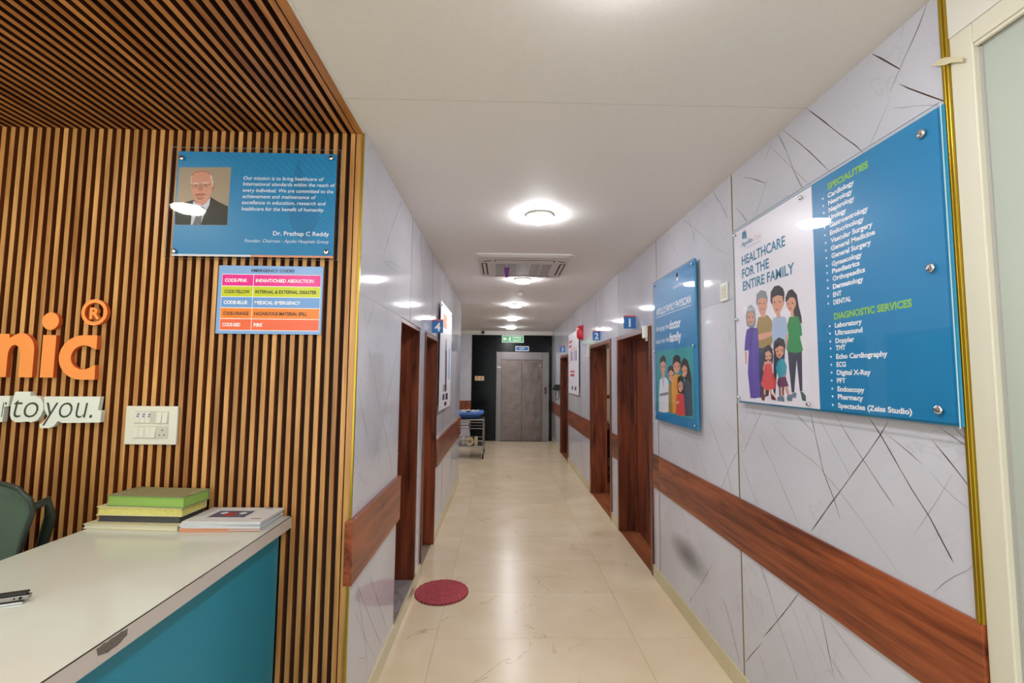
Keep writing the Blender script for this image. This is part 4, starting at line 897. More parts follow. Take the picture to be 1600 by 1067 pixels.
# books and magazines
def stack_quad(cx, cy, rz, wx, wy, z0, z1): return (cx, cy, rz, wx, wy, z0, z1)
def book(name, label, cx, cy, rz, wx, wy, z0, z1, cover, pages, group, over=0.003, spine=True, cat='book', extra=None):
    t = thing(name, label, cat, (cx, cy, z0), group, rz); h = z1-z0; c = min(0.003, h*0.16)
    build('pages', MB().box(-wx/2+over, wx/2-over, -wy/2+over, wy/2-over, c, h-c), pages, t, world=False)
    cv = MB().box(-wx/2, wx/2, -wy/2, wy/2, 0, c).box(-wx/2, wx/2, -wy/2, wy/2, h-c, h)
    if spine: cv.box(-wx/2, wx/2, wy/2-0.002, wy/2, c, h-c)
    build('cover', cv, cover, t, world=False, bevel=0.0008)
    return t
gb = 'books stacked on the desk'
book('cream_file', 'thin cream file lying lowest, under the stacked books', -1.43, 1.936, -0.075, 0.385, 0.158, DZ+0.0005, DZ+0.019, 'file_cream', 'paper', gb, 0.004)
book('black_ledger', 'dark grey ledger between the cream file and the yellow-edged ledger', -1.425, 1.958, -0.06, 0.335, 0.135, DZ+0.020, DZ+0.044, 'book_black', 'book_black', gb)
book('yellow_ledger', 'ledger with yellowed page edges, second from the top of the stack', -1.422, 1.955, -0.05, 0.348, 0.140, DZ+0.0445, DZ+0.079, 'pattern_cream', 'page_yellow', gb, 0.005)
g_ = book('green_ledger', 'green ledger with a checked cover, topmost of the stack', -1.397, 1.953, -0.09, 0.322, 0.142, DZ+0.0795, DZ+0.122, 'book_green', 'page_green', gb, 0.004)
pc = MB(); hz = 0.0428
for i in range(16):
    x = -0.155+i*0.0205
    for dx in (0.05, -0.05):
        a, b = x, x+dx
        ya, yb = -0.069, 0.069
        if b > 0.158: yb = ya+(yb-ya)*(0.158-a)/(b-a); b = 0.158
        if b < -0.158: yb = ya+(yb-ya)*(-0.158-a)/(b-a); b = -0.158
        pc.flat([(a, ya, hz), (a+0.0042, ya, hz), (b+0.0042, yb, hz), (b, yb, hz)], 0 if dx > 0 else 1)
build('cover_pattern', pc, ['pattern_cream', 'pattern_red'], g_, world=False, kind='stuff')
gm = 'magazines piled on the desk corner'
mz = DZ+0.0005; rr = random.Random(11)
mlab = ['with a salmon spine, lowest of the pile', 'second from the bottom of the pile', 'third from the bottom of the pile', 'fourth from the bottom of the pile', 'fourth from the top of the pile', 'third from the top of the pile', 'just under the topmost one', 'with a photo on its cover, topmost of the pile']
for i in range(8):
    h = 0.0044; cx = -1.080+rr.uniform(-.006, .006); cy = 1.936+rr.uniform(-.005, .004); rz = rr.uniform(-0.03, 0.03)+0.01
    if i == 7: cx, cy, rz = -1.078, 1.94, -0.01
    t = thing('magazine', 'white magazine '+mlab[i], 'magazine', (cx, cy, mz), gm, rz)
    mb1 = MB(); n = 6
    build('pages', MB().box(-0.149, 0.149, -0.0945, 0.0945, 0.0005, h-0.0006), 'paper_white', t, world=False)
    cvr = MB().box(-0.151, 0.151, -0.096, 0.096, h-0.0006, h).box(-0.151, 0.151, -0.096, 0.096, 0, 0.0005).tube([(-0.151, -0.096, h/2), (0.151, -0.096, h/2)], h/2, 8, 1)
    build('cover', cvr, ['paper_white', 'salmon' if i in (0, 2) else 'paper_white'], t, world=False)
    if i < 3: build('spine_stripe', MB().box(-0.150, 0.03, -0.0985, -0.096, 0.0003, h-0.0003), 'salmon', t, world=False)
    if i == 7:
        pp = MB().box(-0.09, 0.055, -0.04, 0.045, h, h+0.0003)
        build('cover_photo', pp, 'magazine_photo', t, world=False)
        q = MB(); q.lathe([(0.026, 0), (0.026, 0.0003)], (-0.02, -0.004, h+0.0003), 2, 14); q.lathe([(0.014, 0), (0.014, 0.0003)], (0.022, 0.014, h+0.0003), 2, 12, 1); q.lathe([(0.014, 0), (0.014, 0.0003)], (-0.055, 0.015, h+0.0003), 2, 12, 1)
        build('cover_figures', q, ['magazine_red', 'cloth_white'], t, world=False, kind='stuff')
        q = MB(); put_text(q, 'Health', (0.09, -0.055, h+0.0002), U, (0, 1, 0), 0.007, 0.03); put_text(q, 'news', (0.07, 0.075, h+0.0002), U, (0, 1, 0), 0.006, 0.03)
        bpy_l = MB().box(0.093, 0.13, -0.058, -0.052, h, h+0.0002).box(0.075, 0.11, 0.078, 0.084, h, h+0.0002)
        build('cover_print', bpy_l, 'ink', t, world=False, kind='stuff')
    mz += h+0.0002
# stapler: only its tip reaches into the photo
st = thing('stapler', 'chrome stapler lying on the white worktop at the left edge of the photo', 'stapler', (-1.30, 1.275, DZ), rz=0.42)
def lb(mb, x0, x1, y0, y1, z0, z1, mi=0): return mb.box(x0, x1, y0, y1, z0, z1, mi)
build('base', lb(MB(), -0.13, 0.045, -0.014, 0.014, 0, 0.006), 'chrome', st, world=False, bevel=0.002)
build('magazine_rail', lb(MB(), -0.12, 0.055, -0.009, 0.009, 0.008, 0.020), 'steel', st, world=False, bevel=0.002)
build('top_arm', lb(MB(), -0.13, 0.050, -0.010, 0.010, 0.021, 0.028), 'black_plastic', st, world=False, bevel=0.002)
bt = MB(); bt.lathe([(0.0035, 0), (0.0035, -0.0012)], (0.038, -0.009, 0.014), 1, 10); bt.lathe([(0.002, 0), (0.002, -0.0012)], (0.026, -0.009, 0.014), 1, 10); build('rivet', bt, 'hole_black', st, world=False, kind='stuff')
build('hinge', MB().box(-0.135, -0.11, -0.0115, 0.0115, 0.003, 0.022), 'chrome', st, world=False)

# office chair behind the desk
oc = thing('office_chair', 'office chair with a dark green mesh back behind the desk', 'chair', (-1.93, 1.735, 0), rz=math.radians(10))
def shell(mb, W_, zb, zt, t=0.006, nx=14, nz=14):
    vs = []
    for s_ in (0, 1):
        for j in range(nz+1):
            v = j/nz; z = zb+(zt-zb)*v
            hw = W_*(0.40+0.60*min(1, v/0.85)**1.1) * (1 if v < 0.86 else math.sqrt(max(0.0, 1-((v-0.86)/0.14)**2))*0.16+0.84)
            for i in range(nx+1):
                u = i/nx*2-1
                y_ = 0.085*u*u - 0.05*math.cos(v*2.6) - 0.02 + s_*t
                vs.append((hw*u, y_*-1, z - 0.012*u*u*(v > 0.8)))
    N1 = (nx+1)*(nz+1); fs = []
    for j in range(nz):
        for i in range(nx):
            a = j*(nx+1)+i; fs.append((a, a+1, a+nx+2, a+nx+1)); fs.append((N1+a+nx+1, N1+a+nx+2, N1+a+1, N1+a))
    edge = [i for i in range(nx+1)]+[j*(nx+1)+nx for j in range(1, nz+1)]+[nz*(nx+1)+i for i in range(nx-1, -1, -1)]+[j*(nx+1) for j in range(nz-1, 0, -1)]
    for a, b in zip(edge, edge[1:]+edge[:1]): fs.append((a, N1+a, N1+b, b))
    mb.add(vs, fs, 0, True); return [Vector(vs[i]) for i in edge]
m_ = MB(); edge = shell(m_, 0.275, 0.60, 1.205)
bk = build('mesh_back', m_, 'chair_mesh', oc, world=False)
build('back_rim', MB().tube(edge, 0.008, 8, closed=True), 'chair_frame', bk, world=False)
for s_ in (-1, 1):
    build('back_bracket', MB().tube([(s_*0.200, -0.05, 1.09), (s_*0.262, -0.015, 1.125), (s_*0.252, 0.02, 1.06), (s_*0.205, 0.06, 0.93), (s_*0.09, 0.09, 0.74), (0, 0.07, 0.56)], [0.014, 0.017, 0.018, 0.018, 0.016, 0.016], 8), 'chair_frame', oc, world=False)
    build('armrest', MB().box(s_*0.29-0.035, s_*0.29+0.035, -0.36, -0.10, 0.66, 0.685).tube([(s_*0.29, -0.22, 0.66), (s_*0.29, -0.22, 0.50), (s_*0.2, -0.22, 0.455)], 0.014), 'chair_frame', oc, world=False, bevel=0.004)
build('seat', MB().box(-0.245, 0.245, -0.50, -0.02, 0.45, 0.52), 'chair_frame', oc, world=False, bevel=0.03, seg=3)
build('gas_column', MB().lathe([(0.055, 0.452), (0.055, 0.40), (0.025, 0.39), (0.025, 0.12), (0.05, 0.11), (0.05, 0.07)], (0, -0.24, 0), 2, 16), 'black_plastic', oc, world=False)
for k in range(5):
    a = k*math.tau/5; c_, s_ = math.cos(a), math.sin(a)
    sp_ = build('base_spoke', MB().tube([(0, -0.24, 0.10), (0.27*c_, -0.24+0.27*s_, 0.075)], [0.024, 0.015], 8), 'black_plastic', oc, world=False)
    w_ = MB(); w_.tube([(0.27*c_-0.02*s_, -0.24+0.27*s_+0.02*c_, 0.03), (0.27*c_+0.02*s_, -0.24+0.27*s_-0.02*c_, 0.03)], 0.029, 14); w_.tube([(0.27*c_, -0.24+0.27*s_, 0.08), (0.27*c_, -0.24+0.27*s_, 0.03)], 0.006, 8)
    build('castor', w_, 'rubber', sp_, world=False)

# ================================================================= BOARDS ON THE RIGHT WALL
XB = XR-0.034
RU = (0, -1, 0)     # reading direction on the right wall
def wall_fixing(parent, y, z, x=XB, l=0.03, r=0.0115, mat_='chrome', face=-1):
    m_ = MB(); f = face
    m_.lathe([(r*0.65, -f*l), (r*0.65, 0), (r, 0), (r, f*0.004), (r*0.75, f*0.0075), (0, f*0.0075)], (x, y, z), 0, 16)
    if f < 0: pass
    build('standoff', m_, mat_, parent)
hb = thing('services_board', 'large wide acrylic board, white half with family drawing and blue half listing specialities', 'sign', (XR, 2.36, 1.47))
hy0, hy1, hz0, hz1 = 1.201, 2.362, 1.472, 2.372
build('back_sheet', MB().box(XR-0.022, XR-0.016, hy0+0.004, hy1-0.004, hz0+0.004, hz1-0.004), 'acrylic_edge', hb)
build('white_panel', MB().box(XB+0.0045, XB+0.012, 1.742, hy1-0.012, hz0+0.012, hz1-0.012), 'sign_white', hb)
build('blue_panel', MB().box(XB+0.0045, XB+0.012, hy0+0.014, 1.742, hz0+0.012, hz1-0.014), 'sign_blue', hb)
build('clear_sheet', sheet(XB-0.001, XB+0.003, hy0, hy1, hz0, hz1, 'x'), ['acrylic', 'acrylic_rim'], hb)
PX = XB+0.0042
tb = {'w': MB(), 'g': MB(), 'b': MB(), 'p': MB()}
for key, body, ya, yb, za, zb in TX:
    h = {'w': 0.0185, 'g': 0.0245, 'b': 0.047, 'p': 0.026}[key]
    if body == 'Apollo': h = 0.024
    if body == 'Clinic': h = 0.024
    if key == 'w':
        tb['w'].lathe([(0.0042, 0), (0.0042, -0.0003)], (PX, ya+0.026, za+0.008), 0, 10)
        zb = za
    put_text(tb[key], body, (PX, ya, za), RU, (0, 0, 1), h, ya-yb, bold=(0.038 if key in 'wg' else (0.025 if key == 'b' else -0.01)))
put_text(tb['b'], 'Expertise. Closer to you.', (PX, 2.225, 2.247), RU, (0, 0, 1), 0.006, 0.12)
for k, n_ in (('w', 'print_white'), ('g', 'print_green'), ('b', 'print_blue'), ('p', 'print_pink')): build('lettering', tb[k], n_, hb, kind='stuff')
illustrate('family_drawing', FAM, lambda p, l: (XB+0.0042-l, p[0], p[1]), hb, 0.000012)
for y_, z_ in ((1.259, 2.312), (1.254, 1.916), (1.256, 1.518), (2.335, 2.345), (1.80, 2.335), (2.335, 1.90), (2.335, 1.50), (1.80, 1.50)):
    wall_fixing(hb, y_, z_, XB-0.001, 0.033, 0.013 if y_ < 1.5 else 0.009)
fb = thing('physician_board', 'tall blue acrylic board with a doctor and family drawing beside doorway 1', 'sign', (XR, 3.64, 1.27))
fy0, fy1, fz0, fz1 = 2.842, 3.642, 1.268, 2.358
build('back_sheet', MB().box(XR-0.028, XR-0.020, fy0+0.003, fy1-0.003, fz0+0.003, fz1-0.003), 'sign_blue', fb)
build('clear_sheet', sheet(XB-0.003, XB+0.001, fy0, fy1, fz0, fz1, 'x'), ['acrylic', 'acrylic_edge'], fb)
PX2 = XR-0.0284
build('picture_panel', MB().box(PX2-0.0012, PX2, 2.895, 3.608, 1.335, 1.80), 'ill_tealbg', fb)
tt = MB()
put_text(tt, 'APOLLO FAMILY PHYSICIAN', (PX2, 3.590, 2.084), RU, (0, 0, 1), 0.052, 0.67, bold=0.02)
put_text(tt, 'Bringing the', (PX2, 3.596, 1.960), RU, (0, 0, 1), 0.036, 0.27, bold=0.012); put_text(tt, 'doctor', (PX2, 3.314, 1.948), RU, (0, 0, 1), 0.068, 0.215, bold=0.03)
put_text(tt, 'back into the', (PX2, 3.600, 1.862), RU, (0, 0, 1), 0.036, 0.28, bold=0.012); put_text(tt, 'family', (PX2, 3.310, 1.856), RU, (0, 0, 1), 0.068, 0.215, bold=0.03)
put_text(tt, 'Apollo Clinic', (PX2, 3.23, 2.228), RU, (0, 0, 1), 0.026, 0.17, bold=0.0)
tt.box(PX2-0.0003, PX2, 2.918, 3.600, 2.066, 2.070); tt.box(PX2-0.0003, PX2, 3.13, 3.165, 2.275, 2.33); tt.lathe([(0.018, 0), (0.018, -0.0003)], (PX2, 3.15, 2.315), 0, 12)
build('lettering', tt, 'print_white', fb, kind='stuff')
illustrate('family_drawing', PHY, lambda p, l: (PX2-0.0013-l, p[0], p[1]), fb, 0.00003)
for y_, z_ in ((2.875, 2.325), (3.61, 2.325), (2.875, 1.80), (3.615, 1.80), (2.875, 1.30), (3.61, 1.30)): wall_fixing(fb, y_, z_, XB-0.003, 0.030, 0.009)
# posters further down the corridor
def far_poster(name, label, x, y0, y1, z0, z1, face, kind):
    t = thing(name, label, 'poster', (x, y0, z0)); f = face
    xa, xb = sorted((x+f*0.022, x+f*0.028)); build('panel', MB().box(xa, xb, y0, y1, z0, z1), 'sign_white', t, bevel=0.001)
    for a in (y0+0.04, y1-0.04):
        for b in (z0+0.04, z1-0.04): wall_fixing(t, a, b, x+f*0.028, 0.027, 0.012, 'chrome', f)
    return t
p1 = far_poster('notice_board', 'white acrylic notice board on the right wall between doorways 2 and 3', XR, 7.34, 8.44, 1.30, 2.352, -1, 0)
xq = XR-0.0284
q = MB(); put_text(q, 'HEALTH', (xq, 8.38, 2.19), RU, W, 0.05, 0.5, bold=.03); put_text(q, 'CHECK', (xq, 8.38, 2.11), RU, W, 0.05, 0.4, bold=.03); q.box(xq-.0003, xq, 7.75, 8.2, 1.60, 1.64); q.box(xq-.0003, xq, 7.75, 8.2, 1.67, 1.70)
q = MB().box(xq-.0003, xq, 8.0, 8.38, 2.19, 2.235).box(xq-.0003, xq, 8.05, 8.38, 2.11, 2.155).box(xq-.0003, xq, 7.75, 8.2, 1.60, 1.64).box(xq-.0003, xq, 7.75, 8.2, 1.67, 1.70)
build('red_print', q, 'sign_red', p1, kind='stuff')
q = MB(); rr = random.Random(5)
for k in range(7):
    a = 7.5+k*0.12; zb_ = 1.85+rr.uniform(-.03, .03); mi = k % 4
    q.box(xq-.0003, xq, a, a+0.055, zb_, zb_+0.17, mi); q.lathe([(0.024, 0), (0.024, -0.0003)], (xq, a+0.028, zb_+0.20), 0, 10, 4)
for k in range(2): q.box(xq-.0003, xq, 7.55+k*.35, 7.7+k*.35, 1.37, 1.43, 0)
build('figures_print', q, ['ill_navy', 'ill_violet', 'ill_pink', 'ill_paleblue', 'ill_skin'], p1, kind='stuff')
p2 = far_poster('notice_board', 'white acrylic notice board on the left wall beyond doorway 4', XL, 4.56, 5.52, 1.245, 2.345, 1, 1)
xq = XL+0.0284
build('red_print', MB().box(xq, xq+.0003, 4.75, 5.05, 2.10, 2.24), 'letter_orange', p2, kind='stuff')
q = MB()
for pts_ in ([(4.98, 2.0), (5.03, 1.98), (5.05, 1.86), (5.0, 1.84), (4.96, 1.9)], [(4.94, 1.88), (5.08, 1.86), (5.12, 1.6), (5.06, 1.42), (4.98, 1.42), (4.97, 1.6)]): q.flat([(xq+0.0003, a, b) for a, b in pts_], 0)
q.box(xq, xq+.0003, 4.80, 5.15, 1.43, 1.50, 1).box(xq, xq+.0003, 5.25, 5.42, 1.55, 1.9, 2)
build('figure_print', q, ['ill_slate', 'plastic_grey', 'ill_paleblue'], p2, kind='stuff')
build('small_print', MB().box(xq, xq+.0003, 4.8, 4.95, 1.34, 1.40).box(xq, xq+.0003, 5.05, 5.25, 1.33, 1.40).box(xq, xq+.0003, 4.95, 5.15, 1.27, 1.31), 'ink', p2, kind='stuff')

# projecting number signs
def number_sign(num, x0, x1, y, z, label):
    t = thing('number_sign', label, 'sign', ((x0+x1)/2, y, z), 'blue door number signs'); h = 0.115
    build('plate', MB().box(x0, x1, y-0.003, y+0.003, z-h/2, z+h/2), 'sign_number_blue', t, bevel=0.001)
    build('red_edge', MB().box(x0, x1, y-0.0035, y+0.0035, z+h/2-0.004, z+h/2+0.008), 'sign_red', t)
    q = MB(); put_text(q, num, ((x0+x1)/2, y-0.0034, z-0.040), U, W, 0.078, bold=0.02, center=True)
    put_text(q, num, ((x0+x1)/2, y+0.0034, z-0.040), (-1, 0, 0), W, 0.078, bold=0.02, center=True)
    build('numeral', q, 'print_white', t, kind='stuff')
number_sign('1', XR-0.115, XR-0.001, 4.25, 2.108, 'blue projecting sign with a white 1, nearest on the right wall')
number_sign('2', XR-0.100, XR-0.001, 5.80, 2.118, 'blue projecting sign with a white 2 on the right wall')
number_sign('3', XR-0.100, XR-0.001, 9.12, 2.140, 'small far blue projecting sign with a white 3')
number_sign('4', XL+0.001, XL+0.100, 4.18, 2.040, 'blue projecting sign with a white 4 on the left wall')

# small fittings on the right wall
ps = thing('wall_socket', 'small white socket plate between the two blue boards', 'socket', (XR, 2.52, 2.08))
build('plate', MB().box(XR-0.011, XR-0.0005, 2.478, 2.558, 2.027, 2.132), 'plastic_white', ps, bevel=0.003)
build('insert', MB().box(XR-0.0135, XR-0.010, 2.490, 2.546, 2.045, 2.114), 'plastic_warm', ps, bevel=0.001)
q = MB()
for a, b in ((2.505, 2.09), (2.531, 2.09), (2.518, 2.068)): q.lathe([(0.003, 0), (0.003, -0.0005)], (XR-0.0136, a, b), 0, 8)
build('socket_holes', q, 'hole_black', ps, kind='stuff')
cr_ = thing('door_sensor', 'rounded white device on the near top corner of doorway 1', 'sensor', (XR-0.03, 3.86, 1.98))
build('body', MB().box(XR-0.058, XR-0.0145, 3.835, 3.885, 1.925, 2.035), 'plastic_white', cr_, bevel=0.012, seg=3)
build('base_clip', MB().box(XR-0.03, XR-0.0145, 3.85, 3.87, 1.905, 1.93), 'plastic_white', cr_, bevel=0.002)
cr2 = thing('door_sensor', 'slim white device at the far top corner of doorway 2', 'sensor', (XR-0.015, 6.56, 1.96))
build('body', MB().box(XR-0.03, XR-0.0005, 6.52, 6.60, 1.87, 2.06), 'plastic_white', cr2, bevel=0.008, seg=3)
bell = thing('fire_alarm', 'red rounded fire alarm sounder high on the right wall', 'alarm', (XR-0.05, 7.1, 2.16))
m_ = MB(); vs = []; fs = []; n = 20; K = 8
for k in range(K+1):
    t = k/K; sc = math.sqrt(max(0.0, 1-max(0, (t-0.35)/0.65)**2.4)); d_ = 0.012+t*0.08
    for i in range(n):
        a = math.tau*i/n; cz_ = 0.045 if math.sin(a) > 0 else -0.045
        vs.append((XR-d_, 7.1+0.06*max(sc, .25)*math.cos(a), 2.28+cz_*1.0+0.068*max(sc, .3)*math.sin(a)))
for k in range(K):
    for i in range(n): fs.append((k*n+i, k*n+(i+1) % n, (k+1)*n+(i+1) % n, (k+1)*n+i))
fs.append(tuple(range(K*n, K*n+n))); m_.add(vs, fs, 0, True); build('housing', m_, 'bell_red', bell)
build('back_plate', MB().box(XR-0.013, XR-0.0005, 7.03, 7.17, 2.16, 2.40), 'bell_red', bell, bevel=0.004)
build('strobe_lens', MB().lathe([(0.016, 0), (0.016, -0.012), (0.008, -0.02)], (XR-0.088, 7.1, 2.28), 0, 14), 'plastic_white', bell)
wp = thing('wall_handset', 'black device with dangling keys and cord on the right wall beside doorway 3', 'device', (XR, 9.98, 1.3))
build('body', MB().box(XR-0.115, XR-0.0005, 9.93, 10.03, 1.29, 1.42).box(XR-0.15, XR-0.10, 9.94, 10.02, 1.30, 1.36), 'black_plastic', wp, bevel=0.006)
build('cord', MB().tube([(XR-0.05, 9.94, 1.30), (XR-0.02, 9.94, 1.22), (XR-0.03, 9.93, 1.12), (XR-0.07, 9.93, 1.09), (XR-0.09, 9.94, 1.14), (XR-0.075, 9.94, 1.30)], 0.007), 'black_plastic', wp)
build('key', MB().box(XR-0.125, XR-0.115, 9.935, 9.94, 1.21, 1.29).lathe([(0.013, 0), (0.013, 0.003)], (XR-0.12, 9.935, 1.21), 1, 12), 'chrome', wp)
# tape, and the cable behind the glass
tagp(build('tape_strip', MB().prism([(1.238, 2.506), (1.219, 2.508), (1.197, 2.500), (1.185, 2.492), (1.151, 2.468), (1.151, 2.454), (1.182, 2.474), (1.199, 2.479), (1.219, 2.491)], (XR-0.0135, 0, 0), (0, 1, 0), (0, 0, 1), (-0.0008, 0, 0)), 'tape', loc=(XR-0.014, 1.2, 2.49)), 'strip of yellowed tape across the top of the gold trim', 'tape')
cb = thing('wall_cable', 'thin pale cable hanging on the wall behind the glass panel', 'cable', (XR+0.145, 1.12, 1.5))
build('wire', MB().tube([(XR+0.143, 1.165, 2.50), (XR+0.143, 1.150, 2.36), (XR+0.143, 1.152, 2.2), (XR+0.143, 1.148, 2.0), (XR+0.143, 1.146, 1.8), (XR+0.143, 1.142, 1.66), (XR+0.143, 1.122, 1.60), (XR+0.143, 1.09, 1.587), (XR+0.143, 0.8, 1.59)], 0.0045), 'cable_white', cb)
for z in (2.42, 2.18, 1.8): build('clip', MB().box(XR+0.136, XR+0.150, 1.138, 1.165, z, z+0.01), 'plastic_grey', cb)

# ================================================================= CEILING FITTINGS
def lamp(x, y, label, z=ZC, glow='lamp_glow', group='round ceiling lamps'):
    t = thing('ceiling_lamp', label, 'lamp', (x, y, z), group)
    build('rim', MB().lathe([(0.080, 0.0), (0.096, -0.002), (0.098, -0.018), (0.090, -0.020), (0.088, -0.012)], (x, y, z), 2, 32), 'white_paint', t)
    build('diffuser', MB().lathe([(0.0925, -0.016), (0.0935, -0.030), (0.086, -0.040), (0.060, -0.0445), (0.0, -0.046)], (x, y, z), 2, 32), glow, t)
    return t
ys_ = [1.03, 3.10, 5.22, 7.10, 8.82, 10.46]; xs_ = [0.300, 0.246, 0.220, 0.192, 0.180, 0.182]
ll = ['lit round ceiling lamp nearest, cut by the top edge of the photo', 'lit round ceiling lamp in front of the air conditioner', 'lit round ceiling lamp just behind the air conditioner', 'lit round ceiling lamp, fourth along the corridor', 'lit round ceiling lamp, fifth along the corridor', 'lit round ceiling lamp nearest the lift']
for x, y, l_ in zip(xs_, ys_, ll): lamp(x, y, l_)
lamp(0.3, -0.8, 'added unseen fill lamp behind the camera over the corridor side')  # added out of view for more general illumination
lamp(-2.08, 1.04, 'warm round lamp on the slatted ceiling over the desk end', ZC-0.011, 'desk_lamp_glow')
lamp(-2.22, -1.08, 'warm round lamp on the slatted ceiling behind the camera', ZC-0.011, 'desk_lamp_glow')
lamp(-0.95, -0.2, 'added unseen warm fill lamp on the slatted ceiling above the desk front', ZC-0.011, 'desk_lamp_glow')  # extra warm lamp, out of view, added as fill for the reception
lamp(2.35, 6.9, 'added unseen lamp that lights the consulting room', ZC-0.2, 'lamp_glow', 'added consulting room light')  # out of sight, put in to brighten the room behind doorway 2
# cassette air conditioner
ax0, ax1, ay0, ay1 = -0.272, 0.652, 4.10, 5.02; az = ZC-0.030
ac = thing('air_conditioner', 'white square ceiling cassette air conditioner with a grey grille', 'air conditioner', (0.19, 4.56, ZC))
m_ = MB(); c_ = 0.05
def rsq(x0, x1, y0, y1, z, c): return [(x0+c, y0, z), (x1-c, y0, z), (x1, y0+c, z), (x1, y1-c, z), (x1-c, y1, z), (x0+c, y1, z), (x0, y1-c, z), (x0, y0+c, z)]
A = rsq(ax0, ax1, ay0, ay1, ZC-0.0005, 0.03); B = rsq(ax0, ax1, ay0, ay1, ZC-0.014, 0.03); D = rsq(ax0+0.035, ax1-0.035, ay0+0.035, ay1-0.035, az, 0.04)
m_.add(A+B+D, [(i, (i+1) % 8, 8+(i+1) % 8, 8+i) for i in range(8)]+[(8+i, 8+(i+1) % 8, 16+(i+1) % 8, 16+i) for i in range(8)]+[tuple(range(16, 24))[::-1]], 0)
build('panel', m_, 'ac_white', ac)
def slot(x0, x1, y0, y1, along):
    g = build('air_slot', MB().box(x0, x1, y0, y1, az-0.0015, az+0.001), 'hole_black', ac)
    if along == 'x': build('louver', MB().box(x0+0.012, x1-0.012, y0+0.012, y1-0.014, az-0.006, az-0.0015), 'ac_white', g, bevel=0.001)
    else: build('louver', MB().box(x0+0.014, x1-0.014, y0+0.012, y1-0.012, az-0.006, az-0.0015), 'ac_white', g, bevel=0.001)
slot(-0.085, 0.485, 4.245, 4.300, 'x'); slot(-0.085, 0.485, 4.885, 4.935, 'x'); slot(-0.215, -0.160, 4.37, 4.86, 'y'); slot(0.545, 0.600, 4.37, 4.86, 'y')
build('return_grille', MB().box(-0.10, 0.50, 4.345, 4.845, az-0.005, az), 'ac_white', ac, bevel=0.003)
for i in range(5):
    gx = -0.075+i*0.1125; build('grille_panel', MB().box(gx, gx+0.095, 4.365, 4.825, az-0.0075, az-0.005), 'grille_grey', ac, bevel=0.001)
for (xa, ya, xb, yb) in ((-0.19, 4.30, -0.12, 4.26), (0.52, 4.26, 0.585, 4.30)): build('corner_slot', MB().tube([(xa, ya, az), (xb, yb, az)], 0.005, 6), 'hole_black', ac)
tagp(build('purple_tag', MB().add([(0.005, 4.50, az-0.008), (0.058, 4.50, az-0.008), (0.050, 4.48, az-0.105), (0.020, 4.47, az-0.120)], [(0, 1, 2, 3)]).add([(0.005, 4.501, az-0.008), (0.058, 4.501, az-0.008), (0.050, 4.481, az-0.105), (0.020, 4.471, az-0.120)], [(3, 2, 1, 0)]), 'purple_tag', loc=(0.03, 4.5, az-0.01)), 'small purple paper tag hanging from the air conditioner', 'tag')
sd = thing('smoke_detector', 'small white smoke detector on the corridor ceiling behind the air conditioner', 'smoke detector', (0.222, 6.15, ZC))
build('base', MB().lathe([(0.055, 0), (0.055, -0.012), (0.048, -0.016)], (0.222, 6.15, ZC), 2, 24), 'plastic_white', sd); build('sensing_head', MB().lathe([(0.046, -0.016), (0.042, -0.040), (0.025, -0.050), (0, -0.051)], (0.222, 6.15, ZC), 2, 24), 'plastic_white', sd)
cm = thing('dome_camera', 'small black-eyed white dome camera at the left end of the beam above the granite', 'camera', (-0.49, YE-0.05, 2.66))
build('housing', MB().lathe([(0.055, 0), (0.055, -0.025), (0.045, -0.04), (0.0, -0.042)], (-0.49, YE-0.0505, 2.675), 1, 20), 'plastic_white', cm); build('lens', MB().lathe([(0.036, 0), (0.034, -0.014), (0.0, -0.03)], (-0.49, YE-0.092, 2.665), 1, 18), 'black_plastic', cm)

# ================================================================= END WALL
lift = thing('lift', 'brushed steel lift doors in a steel frame at the end of the corridor', 'lift', ((LX0+LX1)/2, YE, 0))
build('frame_post', MB().box(LX0, LX0+0.125, YE-0.035, YE-0.002, 0, LZ), 'frame_steel', lift, bevel=0.002); build('frame_post', MB().box(LX1-0.165, LX1, YE-0.035, YE-0.002, 0, LZ), 'frame_steel', lift, bevel=0.002)
build('header_panel', MB().box(LX0+0.126, LX1-0.166, YE-0.033, YE-0.002, 2.0, LZ), 'frame_steel', lift, bevel=0.002)
mx_ = (LX0+0.125+LX1-0.165)/2
build('door_panel', MB().box(LX0+0.127, mx_-0.002, YE-0.020, YE-0.003, 0.008, 1.995), 'lift_steel', lift, bevel=0.002); build('door_panel', MB().box(mx_+0.002, LX1-0.167, YE-0.020, YE-0.003, 0.008, 1.995), 'lift_steel', lift, bevel=0.002)
build('sill', MB().box(LX0+0.05, LX1-0.05, YE-0.06, YE-0.003, -0.003, 0.006), 'dark_line', lift)
cp_ = build('call_panel', MB().box(1.045, 1.105, YE-0.041, YE-0.036, 1.16, 1.32), 'black_plastic', lift, bevel=0.001)
build('call_button', MB().lathe([(0.013, 0), (0.012, -0.004)], (1.075, YE-0.0415, 1.27), 1, 14), 'sign_red', cp_); build('call_button', MB().lathe([(0.013, 0), (0.012, -0.004)], (1.075, YE-0.0415, 1.21), 1, 14), 'salmon', cp_)
build('key_switch', MB().lathe([(0.022, 0), (0.020, -0.008), (0.0, -0.009)], (0.93, YE-0.0205, 1.86), 1, 14), 'chrome', lift)
build('sticker', MB().box(LX0+0.015, LX0+0.11, YE-0.0356, YE-0.035, 1.80, 1.825).box(LX0+0.05, LX0+0.075, YE-0.0356, YE-0.035, 1.67, 1.69, 1), ['print_white', 'hole_black'], lift)
ex = thing('fire_exit_sign', 'green fire exit sign with arrow and running man above the lift', 'sign', (0.25, YE-0.08, 2.53))
ez0, ez1 = 2.425, 2.600; ex0, ex1 = -0.020, 0.520; eyy = YE-0.070
